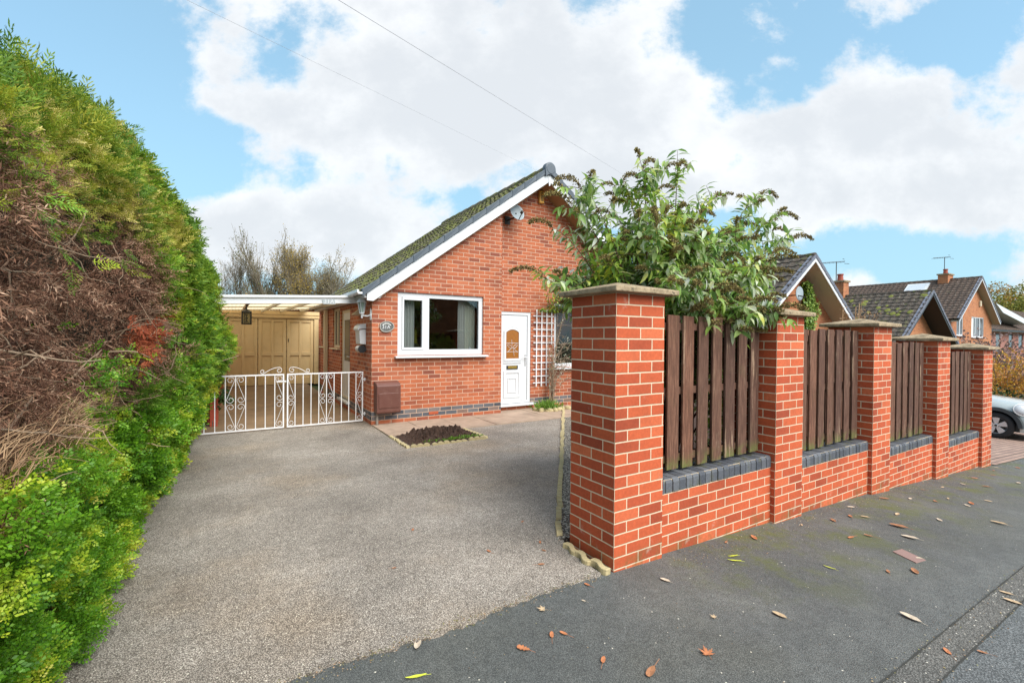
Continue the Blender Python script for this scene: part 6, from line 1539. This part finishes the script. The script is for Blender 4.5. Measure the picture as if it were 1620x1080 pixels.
# shrubs that show through the fence gaps
for cx_,cy_,rx,h_,n,lab in ((5.2,3.1,.75,1.55,2600,'green and yellow leafy shrub glimpsed through the second fence panel'),(7.1,3.2,.8,1.3,1800,'leafy shrub behind the third fence panel')):
    t=thing('garden_shrub',lab,'shrub',(cx_,cy_,0),group='shrubs behind the fence')
    d=rnd_unit(n); d[:,2]=np.abs(d[:,2]); rad=rng.uniform(.55,1,n)[:,None]; P=np.array([cx_,cy_,.1])+d*rad*np.array([rx,.5,h_]); np_leaves('leaves',P,d+rng.normal(0,.5,(n,3)),rnd_unit(n),rng.uniform(.04,.09,n),rng.uniform(.03,.05,n),M['shrub'],t,.2)
    mb=MB()
    for k in range(14):
        a=rr.uniform(0,6.28); mb.tube([(cx_,cy_,0),(cx_+.3*rx*cos(a),cy_+.2*sin(a),h_*.5),(cx_+.8*rx*cos(a),cy_+.4*sin(a),h_*.9)],[.012,.008,.003],5)
    mb.build('stems',M['bark'],t)
# tall dry weeds by the third pillar
t=thing('dry_weed','thin dry flower stalks standing above the third and fourth fence panels','weed',(6.6,2.7,0))
mb=MB(); wp=[]
for x,z in ((6.95,1.95),(7.05,2.0),(6.8,1.80),(7.2,1.85),(6.6,1.9),(7.35,1.75)):
    q=[(x-.1,2.75,0),(x-.05,2.74,1.0),(x,2.72,z)]; mb.tube(q,.006,4)
    for k in range(6):
        e=(x+rr.gauss(0,.10),2.72+rr.gauss(0,.05),z-rr.uniform(-.08,.35)); mb.tube([(x-.02,2.73,z-.4+.03*k),e],.003,3); wp.append(e)
mb.build('stems',M['straw'],t)
P=np.repeat(np.array(wp),9,0)+rng.normal(0,.018,(len(wp)*9,3)); np_leaves('dry_heads',P,rnd_unit(len(P)),rnd_unit(len(P)),.022,.016,M['straw'],t)

# ------------------------------------------------------------------ trees
def bare_tree(label,base,H,spread,seed,leafm=None,nl=0,multi=5,lean=0,group='bare trees beyond the carport',r0=.16,name='bare_tree'):
    r=random.Random(seed); t=thing(name,label,'tree',base,group=group); mb=MB(); mb2=MB(); tipsl=[]
    def branch(p,d,l,rad,lev,out):
        n=5; pts=[p]
        for j in range(n):
            w_=.025 if lev==0 else .10; d=(d+Vector((r.gauss(0,w_),r.gauss(0,w_),r.gauss(.05,.05)))).normalized(); p=p+d*l/n; pts.append(p)
        out.tube(pts,[rad*(1-.55*j/n) for j in range(n+1)],5 if lev<2 else 3,cap=False)
        if lev>=4: tipsl.extend(pts[2:]); return
        nb=(0,6,5,4,3)[lev] if lev else multi
        for k in range(nb):
            f=r.uniform(.25,1) if lev else r.uniform(.15,.95); q=pts[min(n,int(f*n))]; a=r.uniform(0,2*pi); s_=r.uniform(.45,1.1)*spread
            nd=(d+Vector((cos(a)*s_,sin(a)*s_,r.uniform(.0,.35)))).normalized(); branch(q,nd,l*r.uniform(.42,.68),max(rad*.42,.008),lev+1,mb2)
        if lev: branch(p,d,l*.5,max(rad*.45,.011),lev+1,mb2)
    b=Vector(base); branch(b,Vector((lean,0,1)),H*.54,r0,0,mb)
    mb.build('trunk',M['bark_far'],t,smooth=True); mb2.build('branches',M['bark_far'],t)
    if nl and leafm:
        P=f3([r.choice(tipsl) for _ in range(nl)])+rng.normal(0,.12,(nl,3)); np_leaves('leaves',P,rnd_unit(nl),rnd_unit(nl),rng.uniform(.07,.15,nl),rng.uniform(.05,.11,nl),leafm,t)
    return t
bare_tree('slender bare sapling with a few dark leaves above the carport',(.3,44.4,-.5),10.6,.55,3,leaf_mat('few dark leaves',[(.06,.05,.03),(.12,.10,.05)]),420,multi=8,r0=.10)
bare_tree('tallest many branched bare tree above the carport roof',(2.5,43.2,-.5),10.8,.62,5,leaf_mat('olive twigs leaves',[(.10,.11,.03),(.18,.17,.04)]),3200,multi=17,r0=.2)
bare_tree('upright bare tree with some yellow leaves, right of the tallest one',(4.5,42,-.5),10.6,.55,8,M['yellowleaf'],6500,multi=15,r0=.17)
bare_tree('broad bare tree holding golden leaves close to the bungalow roof',(6.1,40.8,-.5),9.4,.85,12,M['yellowleaf'],8000,multi=16,r0=.15)
bare_tree('rounded leafless tree just left of the bungalow eaves',(8.1,39.9,-.5),9.2,.95,17,leaf_mat('grey gold leaves',[(.16,.14,.07),(.26,.21,.08),(.12,.11,.07)]),2600,multi=16,r0=.14)
bare_tree('sparse wide bare tree partly behind the conifer hedge',(-1.2,45.1,-.5),9.0,1.0,23,leaf_mat('few grey leaves',[(.10,.09,.06),(.18,.15,.09)]),120,multi=9,r0=.12)
# far band of low gardens behind the carport
n=9000; P=np.column_stack([rng.uniform(-12,14,n),rng.uniform(34,37,n),rng.uniform(-.5,4.4,n)]); P[:,2]*=.80+.2*np.sin(P[:,0]*1.3)
t=thing('distant_hedge','low brown green hedge beyond the garage roof','hedge',(0,35,-.5)); np_leaves('leaves',P,rnd_unit(n),rnd_unit(n),rng.uniform(.15,.35,n),.2,leaf_mat('brown green',[(.12,.10,.04),(.18,.12,.05),(.10,.12,.04),(.26,.14,.06)]),t)
def leafy_tree(label,base,rx,rz_,n,mat,group=None,ls=.34,name='leafy_tree'):
    t=thing(name,label,'tree',base,group=group); b=Vector(base); mb=MB(); mb.tube([b,b+Vector((.1,0,rz_*.8)),b+Vector((0,.1,rz_*1.5))],[.25,.18,.08],7)
    for k in range(9):
        a=k*2.4; mb.tube([b+Vector((0,0,rz_*(.5+.08*k))),b+Vector((rx*.6*cos(a),rx*.6*sin(a),rz_*(.9+.08*k)))],[.10,.03],5)
    mb.build('trunk',M['bark_far'],t)
    cl=rnd_unit(30); cl*=rng.uniform(.4,.85,30)[:,None]; cc_=np.array(base)+np.array([0,0,rz_*1.15])+cl*np.array([rx,rx,rz_*.95]); idx=rng.integers(0,30,n); cr=rng.uniform(.22,.42,30)*rx
    P=cc_[idx]+unit(rng.normal(size=(n,3)))*(cr[idx]*rng.uniform(.6,1,n))[:,None]; np_leaves('crown',P,rnd_unit(n),rnd_unit(n)+np.array([0,0,.6]),rng.uniform(.6,1.2,n)*ls,rng.uniform(.5,.9,n)*ls,mat,t,.2); return t
for i,(x,y,z,rx,rz_,m,l) in enumerate([(96,24.5,-4,5.5,6.6,'wood_far2','orange tinted tree beside the two storey house'),(104,21.5,-4,6,6.6,'wood_far','olive green tree of the far wood'),(110,18.5,-4,6.5,7.0,'wood_far','yellow green rounded tree of the far wood'),(118,15.5,-4,7,7.4,'wood_far','dark olive tree at the right end of the far wood'),(122,24,-4,7,7.8,'wood_far2','russet tree standing behind the olive ones'),(125,19,-4,7,8.4,'wood_far','tallest green tree at the back of the far wood'),(90,16.5,-4,4,4.0,'wood_far','lower bushy green tree above the low house roof')]):
    leafy_tree(l,(x,y,z),rx,rz_,9500,M[m],'trees of the far wood')
# autumn hedge behind the car, dry pale shrub, dark low shrubs
def bush(name,label,c,r_,h_,n,mat,ls,group=None,shell=.5):
    t=thing(name,label,'shrub',c,group=group); d=rnd_unit(n); d[:,2]=np.abs(d[:,2]); P=np.array(c)+d*rng.uniform(shell,1.03,n)[:,None]*np.array([r_[0],r_[1],h_])*(1+.12*np.sin(7*d[:,0:1]+5*d[:,2:3]*3)); np_leaves('leaves',P,d+rng.normal(0,.6,(n,3)),rnd_unit(n),rng.uniform(.7,1.3,n)*ls,rng.uniform(.5,.9,n)*ls,mat,t,.2)
    mb=MB()
    for k in range(26):
        a=rr.uniform(0,6.28); q=rr.uniform(.3,.9); mb.tube([c,(c[0]+.4*q*r_[0]*cos(a),c[1]+.4*q*r_[1]*sin(a),c[2]+h_*.55),(c[0]+q*r_[0]*cos(a),c[1]+q*r_[1]*sin(a),c[2]+h_*.95)],[.03,.02,.006],4)
    mb.build('stems',M['bark_pale'],t); return t
bush('autumn_shrub','golden orange autumn shrub behind the parked car',(22.5,4.5,s(22)),(1.6,2.2),2.05,6500,M['autumn'],.10)
bush('dark_shrub','low dark green shrub directly behind the car bonnet',(19.9,4.4,s(20)),(.9,1.6),1.05,2600,M['ivy_dark'],.09)
bush('pink_twiggy_shrub','pale pinkish twiggy shrub in front of the low pinkish brick house',(38,8.2,s(38)),(3.2,3.0),3.3,4200,M['sage'],.16)
t=thing('porch_post','white porch post and small dark canopy of the house beyond the last pillar','porch',(25.2,6.2,s(25)))
mb=MB(); mb.box(25.1,25.22,6.1,6.22,s(25),1.05); mb.box(26.3,26.42,6.1,6.22,s(25),1.05); mb.build('post',M['upvc'],t)
mb=MB(); mb.prism([(24.9,5.95,1.06),(26.7,5.95,1.06),(26.7,8.0,1.5),(24.9,8.0,1.5)],(0,0,.07)); mb.build('canopy',M['dark_paint'],t)
# litter: crumbs of leaf, grit and moss gathered along the wall foot and the joints
n=5200; X=np.empty(n);Y=np.empty(n); k1=int(n*.52); k2=int(n*.74); k3=int(n*.9)
X[:k1]=rng.uniform(2.6,11.5,k1); Y[:k1]=2.15-np.abs(rng.normal(0,.13,k1))**1.0
for a_,b_ in GP: q=(X[:k1]<a_)|(X[:k1]>b_); 
X[k1:k2]=rng.uniform(-1.2,2.0,k2-k1); Y[k1:k2]=2.165+rng.normal(0,.022,k2-k1)
X[k2:k3]=rng.uniform(.5,9,k3-k2); Y[k2:k3]=rng.choice([.72,.85],k3-k2)+rng.normal(0,.02,k3-k2)
X[k3:]=rng.uniform(.2,9,n-k3); Y[k3:]=rng.uniform(.9,2.1,n-k3)
Z=np.interp(X,SX,SZ)+.004+np.where((X<2.03)&(Y>2.15),.010,0)
L=rng.uniform(.003,.012,n)*np.where(np.arange(n)>=k3,.6,1)
D_=np.column_stack([rng.normal(size=n),rng.normal(size=n),rng.uniform(.0,.25,n)])
o=np_leaves('leaf_litter',np.column_stack([X,Y,Z]),D_,np.column_stack([rng.normal(0,.3,n),rng.normal(0,.3,n),np.ones(n)]),L,L*.7,leaf_mat('litter crumbs',[(.09,.10,.03),(.22,.13,.07),(.40,.27,.16),(.16,.17,.05),(.55,.46,.34)],.9,0),None,.25,off=(0,0,0))
tag(o,kind='stuff')
# clean helper properties
for o in list(bpy.data.objects):
    for k in ('_off','_local'):
        if k in o: del o[k]
